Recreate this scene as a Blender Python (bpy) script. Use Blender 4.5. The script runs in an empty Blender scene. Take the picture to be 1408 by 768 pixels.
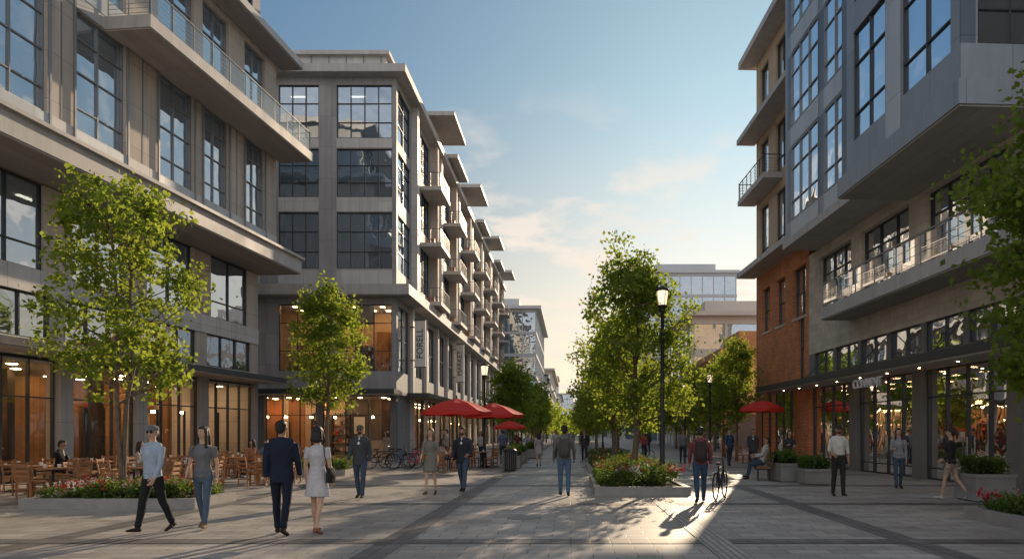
import bpy, bmesh, math, random
import numpy as np
from mathutils import Vector, Matrix
from mathutils.bvhtree import BVHTree
random.seed(7)
rng = np.random.default_rng(7)
scene = bpy.context.scene
D2R = math.radians

# ------------------------------------------------------------------ materials
MATS = {}
def new_mat(name):
    m = bpy.data.materials.new(name); m.use_nodes = True
    nt = m.node_tree
    MATS[name] = m
    return m, nt, nt.nodes['Principled BSDF']
def nd(nt, t, ins=None, **kw):
    n = nt.nodes.new(t)
    for k, v in kw.items(): setattr(n, k, v)
    if ins:
        for k, v in ins.items(): n.inputs[k].default_value = v
    return n
def c4(c, f=1.0): return (min(c[0]*f,1), min(c[1]*f,1), min(c[2]*f,1), 1)

def surf(name, col, rough=.7, var=.15, scale=1.2, bump=.15, panel=None, joint=.55, metal=0.0, offset=0.0, mortar=.012, flat=False, pvar=.08, spec=.4, streak=0.0):
    m, nt, b = new_mat(name); L = nt.links.new
    tc = nd(nt, 'ShaderNodeTexCoord')
    n1 = nd(nt, 'ShaderNodeTexNoise', {'Scale': scale, 'Detail': 6.0, 'Roughness': .6})
    L(tc.outputs['Object'], n1.inputs['Vector'])
    r = nd(nt, 'ShaderNodeMapRange', {'From Min': .3, 'From Max': .7, 'To Min': 1-var, 'To Max': 1+var})
    L(n1.outputs['Fac'], r.inputs['Value'])
    n2 = nd(nt, 'ShaderNodeTexNoise', {'Scale': 40.0, 'Detail': 4.0})
    L(tc.outputs['Object'], n2.inputs['Vector'])
    r2 = nd(nt, 'ShaderNodeMapRange', {'From Min': .3, 'From Max': .7, 'To Min': 1-var*.4, 'To Max': 1+var*.4})
    L(n2.outputs['Fac'], r2.inputs['Value'])
    mu = nd(nt, 'ShaderNodeMath', operation='MULTIPLY'); L(r.outputs[0], mu.inputs[0]); L(r2.outputs[0], mu.inputs[1])
    if streak > 0:
        mp = nd(nt, 'ShaderNodeMapping'); mp.inputs['Scale'].default_value = (2.6, 2.6, .16); L(tc.outputs['Object'], mp.inputs[0])
        n3 = nd(nt, 'ShaderNodeTexNoise', {'Scale': 1.0, 'Detail': 5.0, 'Roughness': .65}); L(mp.outputs[0], n3.inputs['Vector'])
        r3 = nd(nt, 'ShaderNodeMapRange', {'From Min': .35, 'From Max': .65, 'To Min': 1-streak, 'To Max': 1+streak*.4}); L(n3.outputs['Fac'], r3.inputs['Value'])
        mu2 = nd(nt, 'ShaderNodeMath', operation='MULTIPLY'); L(mu.outputs[0], mu2.inputs[0]); L(r3.outputs[0], mu2.inputs[1]); mu = mu2
    vm = nd(nt, 'ShaderNodeVectorMath', operation='SCALE')
    bh = None
    if panel:
        sx = nd(nt, 'ShaderNodeSeparateXYZ'); L(tc.outputs['Object'], sx.inputs[0])
        cb = nd(nt, 'ShaderNodeCombineXYZ')
        if flat:
            L(sx.outputs[0], cb.inputs[0]); L(sx.outputs[1], cb.inputs[1])
        else:
            ad = nd(nt, 'ShaderNodeMath', operation='ADD'); L(sx.outputs[0], ad.inputs[0]); L(sx.outputs[1], ad.inputs[1])
            L(ad.outputs[0], cb.inputs[0]); L(sx.outputs[2], cb.inputs[1])
        br = nd(nt, 'ShaderNodeTexBrick', {'Color1': c4(col, 1-pvar), 'Color2': c4(col, 1+pvar), 'Mortar': c4(col, joint),
             'Scale': 1.0, 'Mortar Size': mortar, 'Mortar Smooth': .2, 'Brick Width': panel[0], 'Row Height': panel[1]}, offset=offset)
        L(cb.outputs[0], br.inputs['Vector'])
        L(br.outputs['Color'], vm.inputs[0]); bh = br
    else:
        vm.inputs[0].default_value = col[:3]
    L(mu.outputs[0], vm.inputs['Scale'])
    L(vm.outputs[0], b.inputs['Base Color'])
    b.inputs['Metallic'].default_value = metal
    b.inputs['Specular IOR Level'].default_value = spec
    rr = nd(nt, 'ShaderNodeMapRange', {'From Min': .3, 'From Max': .7, 'To Min': max(rough-.12, .05), 'To Max': min(rough+.1, 1)})
    L(n1.outputs['Fac'], rr.inputs['Value']); L(rr.outputs[0], b.inputs['Roughness'])
    bp = nd(nt, 'ShaderNodeBump', {'Strength': bump, 'Distance': .02})
    if bh:
        s = nd(nt, 'ShaderNodeMath', operation='SUBTRACT'); L(n2.outputs['Fac'], s.inputs[0]); L(bh.outputs['Fac'], s.inputs[1])
        L(s.outputs[0], bp.inputs['Height'])
    else:
        L(n2.outputs['Fac'], bp.inputs['Height'])
    L(bp.outputs[0], b.inputs['Normal'])
    return m

def glassmat(name, tint, base=.25, gloss=.95, wob=.04, gcol=None, body=None, bf=.0):
    m, nt, b = new_mat(name); L = nt.links.new
    nt.nodes.remove(b); out = nt.nodes['Material Output']
    tc = nd(nt, 'ShaderNodeTexCoord')
    gc = gcol or (gloss, gloss, gloss)
    g = nd(nt, 'ShaderNodeBsdfGlossy', {'Color': (*gc, 1), 'Roughness': .015})
    if wob > 0:
        n = nd(nt, 'ShaderNodeTexNoise', {'Scale': .55, 'Detail': 2.0}); L(tc.outputs['Object'], n.inputs['Vector'])
        bp = nd(nt, 'ShaderNodeBump', {'Strength': wob, 'Distance': 1.0}); L(n.outputs['Fac'], bp.inputs['Height']); L(bp.outputs[0], g.inputs['Normal'])
    t = nd(nt, 'ShaderNodeBsdfTransparent', {'Color': (*tint, 1)}); tb = t.outputs[0]
    if body:   # coating-like diffuse tint mixed in, keeps panes blue where reflections are dark
        d = nd(nt, 'ShaderNodeBsdfDiffuse', {'Color': (*body, 1)})
        m0 = nd(nt, 'ShaderNodeMixShader', {0: bf}); L(t.outputs[0], m0.inputs[1]); L(d.outputs[0], m0.inputs[2]); tb = m0.outputs[0]
    f = nd(nt, 'ShaderNodeFresnel', {'IOR': 1.5})
    r = nd(nt, 'ShaderNodeMapRange', {'From Min': .04, 'From Max': .6, 'To Min': base, 'To Max': .95}); L(f.outputs[0], r.inputs['Value'])
    mx = nd(nt, 'ShaderNodeMixShader'); L(r.outputs[0], mx.inputs[0]); L(tb, mx.inputs[1]); L(g.outputs[0], mx.inputs[2])
    L(mx.outputs[0], out.inputs['Surface'])
    return m
def emis(name, col, s):
    m, nt, b = new_mat(name)
    b.inputs['Base Color'].default_value = (*col, 1)
    b.inputs['Emission Color'].default_value = (*col, 1); b.inputs['Emission Strength'].default_value = s
    return m

surf('beige_panel', (.565, .495, .425), .75, .10, .5, .12, panel=(1.7, 1.55), joint=.6, streak=.16)
surf('light_panel', (.61, .585, .56), .55, .08, .5, .08, panel=(1.2, 1.1), joint=.6, streak=.1)
surf('fascia', (.52, .495, .47), .6, .10, .4, .08, panel=(3.0, 5.0), joint=.75, mortar=.008, streak=.14)
surf('grey_panel', (.37, .365, .365), .65, .12, .4, .1, panel=(1.4, 2.0), joint=.6, streak=.14)
surf('grey_dark', (.21, .20, .19), .6, .12, .4, .1, streak=.1)
surf('soffit', (.40, .365, .33), .7, .12, .3, .05, panel=(.5, 9.), joint=.7, flat=True)
surf('metal_dark', (.13, .16, .20), .4, .12, .5, .04, panel=(1.5, 3.0), joint=.5, metal=.2, streak=.1)
surf('metal_mid', (.30, .34, .39), .45, .10, .5, .04, panel=(1.5, 3.0), joint=.6, metal=.1, streak=.1)
surf('metal_pale', (.50, .53, .56), .45, .10, .5, .04, panel=(1.5, 3.0), joint=.6, metal=.1, streak=.1)
surf('stone_wall', (.62, .54, .44), .8, .16, 1.0, .35, panel=(.75, .3), joint=.72, offset=.5, mortar=.008, pvar=.12, streak=.1)
surf('tan_wall', (.56, .42, .29), .8, .12, .6, .2, panel=(1.2, .9), joint=.7, streak=.1)
surf('brick_red', (.60, .24, .11), .85, .2, .8, .4, panel=(.24, .08), joint=.75, offset=.5, mortar=.008, pvar=.2, streak=.1)
surf('frame', (.06, .064, .07), .4, .1, 2., .02, metal=.3)
surf('frame_light', (.27, .28, .29), .4, .1, 2., .02, metal=.3)
surf('core', (.16, .15, .14), .9, .3, .3, .0)
surf('ceiling', (.55, .53, .50), .9, .05, .3, .0)
surf('blind', (.52, .53, .53), .9, .08, 1., .1)
surf('wood_wall', (.38, .20, .095), .6, .25, .8, .1, panel=(.3, 6.), joint=.6)
surf('shop_floor', (.25, .19, .13), .5, .15, .6, .05)
surf('shop_cream', (.6, .48, .35), .7, .1, .6, .05)
surf('shop_dark', (.06, .045, .04), .6, .2, .6, .05)
surf('shop_orange', (.5, .22, .09), .6, .2, .6, .05)
surf('pale_far', (.60, .61, .63), .7, .08, .2, .03)  # distance haze put into the wall colour: paler and bluer for far blocks
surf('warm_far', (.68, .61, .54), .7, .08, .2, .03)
surf('orange_far', (.56, .31, .17), .8, .1, .2, .03, panel=(.5, .15), offset=.5, joint=.8)
surf('granite', (.30, .285, .27), .6, .15, 3., .12)
surf('planter_box', (.26, .26, .255), .7, .15, 2., .15)
surf('soil', (.04, .028, .02), .95, .3, 6., .6)
surf('lamp_metal', (.03, .032, .036), .4, .1, 4., .03, metal=.3)
surf('wood_chair', (.33, .15, .065), .5, .2, 3., .08)
surf('steel', (.35, .36, .37), .3, .1, 3., .02, metal=.9)
surf('rubber', (.02, .02, .02), .8, .1, 5., .1)
surf('bark', (.16, .12, .09), .9, .3, 8., .6)
surf('sign_white', (.75, .74, .71), .5, .03, 2., .02)
surf('sign_dark', (.04, .045, .05), .5, .03, 2., .02)
surf('red_fabric', (.62, .04, .025), .8, .1, 2., .1)
surf('blue_paint', (.05, .12, .28), .4, .1, 2., .02)
glassmat('glass', (.55, .64, .70), .42, gcol=(.88, .93, .98), body=(.32, .38, .44), bf=.18)
glassmat('glass_blue', (.45, .58, .70), .52, gcol=(.84, .92, 1.0), body=(.28, .43, .58), bf=.42)
glassmat('glass_warm', (.90, .78, .64), .20)
glassmat('shop_glass', (.95, .95, .94), .06, wob=.02)
glassmat('rail_glass', (.84, .89, .90), .08, wob=0)
emis('warm_light', (1.0, .64, .33), 36.0)
emis('office_light', (1.0, .80, .55), 6.0)
emis('lamp_glow', (1.0, .80, .55), 1.2)

def paving(name, col, w, h, off=.5, rough=.5, pv=.2, mort=.010):
    m, nt, b = new_mat(name); L = nt.links.new
    tc = nd(nt, 'ShaderNodeTexCoord')
    br = nd(nt, 'ShaderNodeTexBrick', {'Color1': c4(col, 1-pv), 'Color2': c4(col, 1+pv), 'Mortar': c4(col, .38),
            'Scale': 1.0, 'Mortar Size': mort, 'Mortar Smooth': .25, 'Brick Width': w, 'Row Height': h}, offset=off)
    L(tc.outputs['Object'], br.inputs['Vector'])
    n1 = nd(nt, 'ShaderNodeTexNoise', {'Scale': .35, 'Detail': 8.0, 'Roughness': .65}); L(tc.outputs['Object'], n1.inputs['Vector'])
    n2 = nd(nt, 'ShaderNodeTexNoise', {'Scale': 25.0, 'Detail': 6.0, 'Roughness': .7}); L(tc.outputs['Object'], n2.inputs['Vector'])
    r1 = nd(nt, 'ShaderNodeMapRange', {'From Min': .3, 'From Max': .7, 'To Min': .70, 'To Max': 1.2}); L(n1.outputs['Fac'], r1.inputs['Value'])
    r2 = nd(nt, 'ShaderNodeMapRange', {'From Min': .3, 'From Max': .7, 'To Min': .85, 'To Max': 1.15}); L(n2.outputs['Fac'], r2.inputs['Value'])
    mu = nd(nt, 'ShaderNodeMath', operation='MULTIPLY'); L(r1.outputs[0], mu.inputs[0]); L(r2.outputs[0], mu.inputs[1])
    vm = nd(nt, 'ShaderNodeVectorMath', operation='SCALE'); L(br.outputs['Color'], vm.inputs[0]); L(mu.outputs[0], vm.inputs['Scale'])
    # old gum spots and stains
    vo = nd(nt, 'ShaderNodeTexVoronoi', {'Scale': 1.6}); L(tc.outputs['Object'], vo.inputs['Vector'])
    vr = nd(nt, 'ShaderNodeMapRange', {'From Min': .035, 'From Max': .05, 'To Min': .6, 'To Max': 1.0}); L(vo.outputs['Distance'], vr.inputs['Value'])
    vm2 = nd(nt, 'ShaderNodeVectorMath', operation='SCALE'); L(vm.outputs[0], vm2.inputs[0]); L(vr.outputs[0], vm2.inputs['Scale'])
    L(vm2.outputs[0], b.inputs['Base Color'])
    rr = nd(nt, 'ShaderNodeMapRange', {'From Min': .3, 'From Max': .7, 'To Min': rough-.1, 'To Max': rough+.2}); L(n1.outputs['Fac'], rr.inputs['Value'])
    L(rr.outputs[0], b.inputs['Roughness'])
    s = nd(nt, 'ShaderNodeMath', operation='MULTIPLY_ADD'); s.inputs[1].default_value = .35
    L(n2.outputs['Fac'], s.inputs[0])
    iv = nd(nt, 'ShaderNodeMath', operation='MULTIPLY'); iv.inputs[1].default_value = -1; L(br.outputs['Fac'], iv.inputs[0]); L(iv.outputs[0], s.inputs[2])
    bp = nd(nt, 'ShaderNodeBump', {'Strength': .4, 'Distance': .008}); L(s.outputs[0], bp.inputs['Height']); L(bp.outputs[0], b.inputs['Normal'])
    return m
paving('pavers', (.38, .345, .31), .6, .3, rough=.52)
paving('pavers_dark', (.16, .145, .135), .3, .3, 0.0, rough=.55)
paving('pavers_light', (.50, .46, .42), .1, .1, 0.0, mort=.02)

def leafmat(name, c1, c2, tr=.45, trc=(.35, .55, .05)):
    m, nt, b = new_mat(name); L = nt.links.new
    nt.nodes.remove(b); out = nt.nodes['Material Output']
    at = nd(nt, 'ShaderNodeAttribute', attribute_name='tint')
    mx = nd(nt, 'ShaderNodeMix', data_type='RGBA'); mx.inputs['A'].default_value = (*c1, 1); mx.inputs['B'].default_value = (*c2, 1)
    L(at.outputs['Fac'], mx.inputs['Factor'])
    d = nd(nt, 'ShaderNodeBsdfDiffuse'); L(mx.outputs['Result'], d.inputs['Color'])
    g = nd(nt, 'ShaderNodeBsdfGlossy', {'Color': (.5, .5, .5, 1), 'Roughness': .45})
    m1 = nd(nt, 'ShaderNodeMixShader', {0: .08}); L(d.outputs[0], m1.inputs[1]); L(g.outputs[0], m1.inputs[2])
    t = nd(nt, 'ShaderNodeBsdfTranslucent')
    mt = nd(nt, 'ShaderNodeMix', data_type='RGBA'); mt.inputs['A'].default_value = (*[x*.55 for x in trc], 1); mt.inputs['B'].default_value = (*trc, 1)
    L(at.outputs['Fac'], mt.inputs['Factor']); L(mt.outputs['Result'], t.inputs['Color'])
    m2 = nd(nt, 'ShaderNodeMixShader', {0: tr}); L(m1.outputs[0], m2.inputs[1]); L(t.outputs[0], m2.inputs[2])
    L(m2.outputs[0], out.inputs['Surface'])
    return m
leafmat('leaf_green', (.045, .085, .016), (.12, .19, .03), .58, (.52, .63, .07))
leafmat('shrub_green', (.03, .065, .015), (.09, .15, .035), .4, (.28, .42, .05))
leafmat('flower_red', (.35, .01, .02), (.6, .03, .06), .3, (.6, .05, .05))
leafmat('flower_pink', (.5, .12, .2), (.75, .45, .5), .3, (.6, .3, .3))
leafmat('flower_white', (.6, .6, .55), (.8, .8, .75), .3, (.6, .6, .5))

# ------------------------------------------------------------------ basic objects
def link(o, parent=None):
    scene.collection.objects.link(o)
    if parent: o.parent = parent
    return o
def empty(name, loc=(0, 0, 0), rz=0):
    e = bpy.data.objects.new(name, None); e.location = loc; e.rotation_euler = (0, 0, rz); e.empty_display_size = .3
    return link(e)
def mesh_obj(name, vs, fs, mats, mi=None, parent=None, smooth=False, loc=(0, 0, 0), rz=0):
    me = bpy.data.meshes.new(name); me.from_pydata([tuple(v) for v in vs], [], [tuple(f) for f in fs])
    for m in mats: me.materials.append(MATS[m] if isinstance(m, str) else m)
    if mi is not None: me.polygons.foreach_set('material_index', mi)
    if smooth: me.polygons.foreach_set('use_smooth', [True]*len(me.polygons))
    me.update()
    o = bpy.data.objects.new(name, me); o.location = loc; o.rotation_euler = (0, 0, rz)
    return link(o, parent)

class Geo:
    """accumulates geometry by material; makes one part per material"""
    def __init__(s, name, loc=(0, 0, 0), rz=0):
        s.name = name; s.loc = loc; s.rz = rz; s.p = {}
    def _g(s, m): return s.p.setdefault(m, ([], []))
    def box(s, m, x0, x1, y0, y1, z0, z1):
        if x0 > x1: x0, x1 = x1, x0
        if y0 > y1: y0, y1 = y1, y0
        if z0 > z1: z0, z1 = z1, z0
        v, f = s._g(m); n = len(v)
        v += [(x0,y0,z0),(x1,y0,z0),(x1,y1,z0),(x0,y1,z0),(x0,y0,z1),(x1,y0,z1),(x1,y1,z1),(x0,y1,z1)]
        f += [(n,n+3,n+2,n+1),(n+4,n+5,n+6,n+7),(n,n+1,n+5,n+4),(n+1,n+2,n+6,n+5),(n+2,n+3,n+7,n+6),(n+3,n,n+4,n+7)]
    def quad(s, m, a, b, c, d):
        v, f = s._g(m); n = len(v); v += [a, b, c, d]; f.append((n, n+1, n+2, n+3))
    def add(s, m, vs, fs):
        v, f = s._g(m); n = len(v); v += [tuple(q) for q in vs]; f += [tuple(i+n for i in q) for q in fs]
    def tube(s, m, pts, rad, seg=8):
        vs, fs = tube(pts, rad, seg=seg); s.add(m, vs, fs)
    def lathe(s, m, prof, seg=16, c=(0, 0)):
        vs = []; fs = []
        for r, z in prof:
            for i in range(seg):
                a = 2*math.pi*i/seg; vs.append((c[0]+r*math.cos(a), c[1]+r*math.sin(a), z))
        for k in range(len(prof)-1):
            for i in range(seg):
                j = (i+1) % seg; fs.append((k*seg+i, k*seg+j, (k+1)*seg+j, (k+1)*seg+i))
        fs.append(tuple(range(seg))[::-1]); fs.append(tuple((len(prof)-1)*seg+i for i in range(seg)))
        s.add(m, vs, fs)
    def done(s, names=None, smooth=()):
        e = empty(s.name, s.loc, s.rz)
        for m, (v, f) in s.p.items():
            mesh_obj((names or {}).get(m, m + '_part'), v, f, [m], parent=e, smooth=(m in smooth))
        return e
    def single(s, smooth=False):
        mats = list(s.p); V = []; F = []; MI = []
        for i, m in enumerate(mats):
            v, f = s.p[m]; n = len(V); V += v; F += [tuple(q+n for q in g) for g in f]; MI += [i]*len(f)
        return mesh_obj(s.name, V, F, mats, MI, loc=s.loc, rz=s.rz, smooth=smooth)

def tube(pts, rad, side=(1, 0, 0), seg=12, cap=.5):
    pts = [Vector(p) for p in pts]
    if not isinstance(rad, (list, tuple)): rad = [rad]*len(pts)
    rad = [(r, r) if not isinstance(r, (tuple, list)) else r for r in rad]
    vs = []; fs = []; n = len(pts)
    sd = Vector(side)
    for i, p in enumerate(pts):
        t = (pts[min(i+1, n-1)] - pts[max(i-1, 0)]).normalized()
        a = sd - t*sd.dot(t)
        if a.length < .05: a = Vector((0, 1, 0)) - t*t.y
        a.normalize(); b = t.cross(a)
        for k in range(seg):
            an = 2*math.pi*k/seg
            vs.append(p + a*math.cos(an)*rad[i][0] + b*math.sin(an)*rad[i][1])
    for i in range(n-1):
        for k in range(seg):
            j = (k+1) % seg; fs.append((i*seg+k, i*seg+j, (i+1)*seg+j, (i+1)*seg+k))
    t0 = (pts[0]-pts[1]).normalized(); t1 = (pts[-1]-pts[-2]).normalized()
    vs.append(pts[0] + t0*min(rad[0])*cap); vs.append(pts[-1] + t1*min(rad[-1])*cap)
    a, b = n*seg, n*seg+1
    for k in range(seg):
        j = (k+1) % seg; fs.append((a, j, k)); fs.append((b, (n-1)*seg+k, (n-1)*seg+j))
    return vs, fs
def ellip(c, r, seg=14, rings=9):
    vs = []; fs = []
    c = Vector(c)
    for i in range(1, rings):
        ph = math.pi*i/rings
        for k in range(seg):
            a = 2*math.pi*k/seg
            vs.append(c + Vector((r[0]*math.sin(ph)*math.cos(a), r[1]*math.sin(ph)*math.sin(a), r[2]*math.cos(ph))))
    for i in range(rings-2):
        for k in range(seg):
            j = (k+1) % seg; fs.append((i*seg+k, (i+1)*seg+k, (i+1)*seg+j, i*seg+j))
    t = len(vs); vs.append(c+Vector((0, 0, r[2]))); vs.append(c-Vector((0, 0, r[2])))
    for k in range(seg):
        j = (k+1) % seg; fs.append((t, k, j)); fs.append((t+1, (rings-2)*seg+j, (rings-2)*seg+k))
    return vs, fs

# ------------------------------------------------------------------ facade helpers
def bx(B, ax, m, n0, n1, a0, a1, z0, z1):
    if ax == 'x': B.box(m, n0, n1, a0, a1, z0, z1)
    else: B.box(m, a0, a1, n0, n1, z0, z1)
def win(B, ax, pos, s, a0, a1, z0, z1, cols=2, rows=(.5,), glass='glass', frame='frame', rec=.14, fw=.05, blind=.35, reveal=None):
    g = pos - s*rec
    f0, f1 = g - s*.05, g + s*.07
    bx(B, ax, frame, f0, f1, a0, a0+fw, z0, z1); bx(B, ax, frame, f0, f1, a1-fw, a1, z0, z1)
    bx(B, ax, frame, f0, f1-s*.003, a0+fw, a1-fw, z0, z0+fw); bx(B, ax, frame, f0, f1-s*.003, a0+fw, a1-fw, z1-fw, z1)
    cf = [i/cols for i in range(1, cols)] if isinstance(cols, int) else list(cols)
    for c in cf:
        a = a0 + (a1-a0)*c; bx(B, ax, frame, f0, f1-s*.006, a-fw*.5, a+fw*.5, z0+fw, z1-fw)
    for r in rows:
        z = z0 + (z1-z0)*r; bx(B, ax, frame, f0+s*.003, f1-s*.012, a0+fw, a1-fw, z-fw*.45, z+fw*.45)
    ed = [0]+cf+[1]; zr = [0]+list(rows)+[1]
    for i in range(len(ed)-1):
        for j in range(len(zr)-1):
            p0 = a0+(a1-a0)*ed[i]; p1 = a0+(a1-a0)*ed[i+1]; q0 = z0+(z1-z0)*zr[j]; q1 = z0+(z1-z0)*zr[j+1]
            t = [random.uniform(-.006, .006) for _ in range(3)]
            dd = [g+t[0], g+t[1], g+t[1]+t[2], g+t[0]+t[2]]
            if ax == 'x': P = [(dd[0], p0, q0), (dd[1], p1, q0), (dd[2], p1, q1), (dd[3], p0, q1)]
            else: P = [(p0, dd[0], q0), (p1, dd[1], q0), (p1, dd[2], q1), (p0, dd[3], q1)]
            B.quad(glass, *P)
        if random.random() < blind:
            h = random.choice([.15, .3, .45, .7])*(z1-z0)
            p0 = a0+(a1-a0)*ed[i]+.03; p1 = a0+(a1-a0)*ed[i+1]-.03
            bx(B, ax, 'blind', g-s*.14, g-s*.12, p0, p1, z1-h, z1-.02)
def strip(B, ax, m, pos, s, th, a0, a1, z0, z1, wins, **kw):
    cur = a0
    for w in sorted(wins):
        if w[0] > cur + .001: bx(B, ax, m, pos-s*th, pos, cur, w[0], z0, z1)
        k = dict(kw)
        win(B, ax, pos, s, w[0], w[1], z0, z1, cols=w[2] if len(w) > 2 else 2, **k)
        cur = w[1]
    if cur < a1-.001: bx(B, ax, m, pos-s*th, pos, cur, a1, z0, z1)
def rail(B, ax, pos, a0, a1, z, h=1.05, frame='frame', glass=None, step=1.2, horiz=5):
    bx(B, ax, frame, pos-.025, pos+.025, a0, a1, z+h-.04, z+h)
    n = max(1, round((a1-a0)/step))
    for i in range(n+1):
        a = a0+(a1-a0)*i/n; a = min(max(a, a0+.02), a1-.02)
        bx(B, ax, frame, pos-.018, pos+.018, a-.018, a+.018, z, z+h-.04)
    if glass:
        if ax == 'x': B.quad(glass, (pos, a0, z+.08), (pos, a1, z+.08), (pos, a1, z+h-.1), (pos, a0, z+h-.1))
        else: B.quad(glass, (a0, pos, z+.08), (a1, pos, z+.08), (a1, pos, z+h-.1), (a0, pos, z+h-.1))
    for i in range(horiz):
        zz = z+.12+(h-.2)*i/horiz
        bx(B, ax, frame, pos-.007, pos+.007, a0, a1, zz, zz+.014)
def shop(B, ax, pos, s, a0, a1, z1=4.1, depth=5.5, cols=None, seed=1, door=None):
    R = random.Random(seed)
    bx(B, ax, 'shop_floor', pos-s*depth, pos-s*.25, a0, a1, .01, .05)
    bx(B, ax, 'ceiling', pos-s*depth, pos-s*.25, a0, a1, z1-.1, z1-.02)
    a = a0
    while a < a1-.01:
        w = min(R.uniform(1.6, 3.6), a1-a)
        m = R.choice(['wood_wall', 'shop_cream', 'shop_dark', 'wood_wall', 'core', 'shop_dark'])
        bx(B, ax, m, pos-s*(depth+.2), pos-s*(depth-R.uniform(0, .02)), a, a+w, .0, z1); a += w
    a = a0+.3
    while a < a1-1:
        w = R.uniform(.5, 1.6); m = R.choice(['shop_cream', 'shop_dark', 'shop_orange', 'wood_wall', 'shop_dark'])
        kind = R.choice(['shelf', 'counter', 'pic', 'shelf', 'column', 'shelf'])
        if kind == 'shelf':
            h = R.choice([2.0, 2.4, 2.8]); bx(B, ax, 'shop_dark', pos-s*(depth-.03), pos-s*(depth-.4), a, a+.05, .05, h); bx(B, ax, 'shop_dark', pos-s*(depth-.03), pos-s*(depth-.4), a+w, a+w+.05, .05, h)
            for q in range(5):
                zz = .3+q*(h-.4)/4.; bx(B, ax, 'wood_chair', pos-s*(depth-.04), pos-s*(depth-.39), a+.05, a+w, zz, zz+.04)
                b_ = a+.08
                while b_ < a+w-.15:
                    ww = R.uniform(.06, .22); bx(B, ax, R.choice(['shop_cream', 'shop_orange', 'sign_white', 'red_fabric', 'shop_dark', 'metal_dark']), pos-s*(depth-.08), pos-s*(depth-.34), b_, b_+ww, zz+.04, zz+.04+R.uniform(.1, .35)); b_ += ww+R.uniform(.01, .15)
        elif kind == 'counter':
            d = R.uniform(1.3, depth-1.8); bx(B, ax, m, pos-s*(d+.55), pos-s*d, a, a+w*1.2, .05, 1.05); bx(B, ax, 'shop_cream', pos-s*(d+.6), pos-s*(d-.05), a-.04, a+w*1.2+.04, 1.05, 1.1)
        elif kind == 'pic':
            z = R.uniform(1.3, 1.7); bx(B, ax, 'shop_dark', pos-s*(depth-.04), pos-s*(depth-.09), a, a+w*.8, z, z+1.3); bx(B, ax, R.choice(['shop_cream', 'shop_orange', 'sign_white']), pos-s*(depth-.09), pos-s*(depth-.1), a+.06, a+w*.8-.06, z+.06, z+1.24)
        else:
            d = R.uniform(1.2, depth-1); bx(B, ax, m, pos-s*(d+.3), pos-s*d, a, a+.3, .05, z1-.1)
        if R.random() < .6:
            aa = a + w*.5; dn = R.uniform(1.0, depth-1.2)
            bx(B, ax, 'shop_dark', pos-s*(dn+.008), pos-s*(dn-.008), aa-.008, aa+.008, 2.75, z1-.1)
            bx(B, ax, 'warm_light', pos-s*(dn+.07), pos-s*(dn-.07), aa-.07, aa+.07, 2.6, 2.72); bx(B, ax, 'shop_dark', pos-s*(dn+.12), pos-s*(dn-.12), aa-.12, aa+.12, 2.72, 2.76)
        a += w+R.uniform(.2, 1.2)
    n = int((a1-a0)/1.7)+1
    for i in range(n):
        c = a0+(i+.5)*(a1-a0)/n
        for dd in (1.4, 2.9, depth-.8):
            if R.random() < .85: bx(B, ax, 'warm_light', pos-s*(dd+.11), pos-s*(dd-.11), c-.11, c+.11, z1-.13, z1-.103)
NM = {'glass': 'window_glass', 'glass_blue': 'window_glass', 'glass_warm': 'window_glass', 'shop_glass': 'shopfront_glass', 'frame': 'window_frames', 'frame_light': 'window_frames_light',
      'core': 'interior_core', 'ceiling': 'interior_ceilings', 'blind': 'window_blinds', 'fascia': 'cornice', 'soffit': 'soffits', 'rail_glass': 'balcony_glass',
      'beige_panel': 'walls_beige', 'light_panel': 'wall_panels', 'grey_panel': 'walls_grey', 'stone_wall': 'walls_stone', 'brick_red': 'walls_brick', 'warm_light': 'interior_lamps', 'office_light': 'office_lamps'}
def offlights(B, ax, pos, s, a0, a1, z, n, p=.5, R=random):
    for i in range(n):
        if R.random() < p:
            c = a0+(i+.5)*(a1-a0)/n
            bx(B, ax, 'office_light', pos-s*1.8, pos-s*1.65, c-.5, c+.5, z-.04, z-.005)

# ------------------------------------------------------------------ LEFT BUILDING 1
B = Geo('office_building', (-16.5, 36, 0), -D2R(5.47))
Y0 = -27
B.box('core', -14, -6, Y0, -.3, 0, 21); B.box('core', -14, -3.5, Y0, -.3, 4.2, 21)
B.box('light_panel', -14, -.31, -.30, 0, 0, 4.3)
B.box('beige_panel', -14, -.31, -.30, 0, 4.3, 10.0)
cols = [-23.2, -17.9, -12.4, -8.7, -4.7, -.0]
shop(B, 'x', 0, 1, Y0, -.35, 4.1, seed=3)
for i in range(len(cols)-1):
    B.box('grey_panel', -.55, 0, cols[i], cols[i]+.55, 0, 4.2)
    a = cols[i]+.55; b = cols[i+1] if i < len(cols)-2 else -.3
    n = max(2, round((b-a)/1.0))
    win(B, 'x', 0, 1, a, b, .0, 4.15, cols=n, rows=(.08, .68), glass='shop_glass', blind=0, rec=.3)
    B.box('frame', -.26, -.2, a+(b-a)*.5-.9, a+(b-a)*.5-.82, .02, 2.6); B.box('frame', -.26, -.2, a+(b-a)*.5+.82, a+(b-a)*.5+.9, .02, 2.6)
B.box('grey_panel', -.55, 0, -.3, 0, 0, 4.2)
B.box('light_panel', -.55, .02, Y0, 0, 4.2, 4.75)
B.box('frame', 0.02, 1.4, Y0, .35, 4.25, 4.5); B.box('soffit', 0.05, 1.36, Y0, .32, 4.2, 4.249)
mid = [(-23, -18.8, 3), (-17.0, -13.1, 3), (-11.9, -9.4, 2), (-8.2, -5.4, 2), (-4.0, -1.0, 2)]
strip(B, 'x', 'beige_panel', 0, 1, .4, Y0, 0, 4.75, 6.25, [(a-.3, b+.3, c+1) for a, b, c in mid], rows=())
B.box('light_panel', -.4, .05, Y0, 0.0, 6.25, 7.05)
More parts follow.
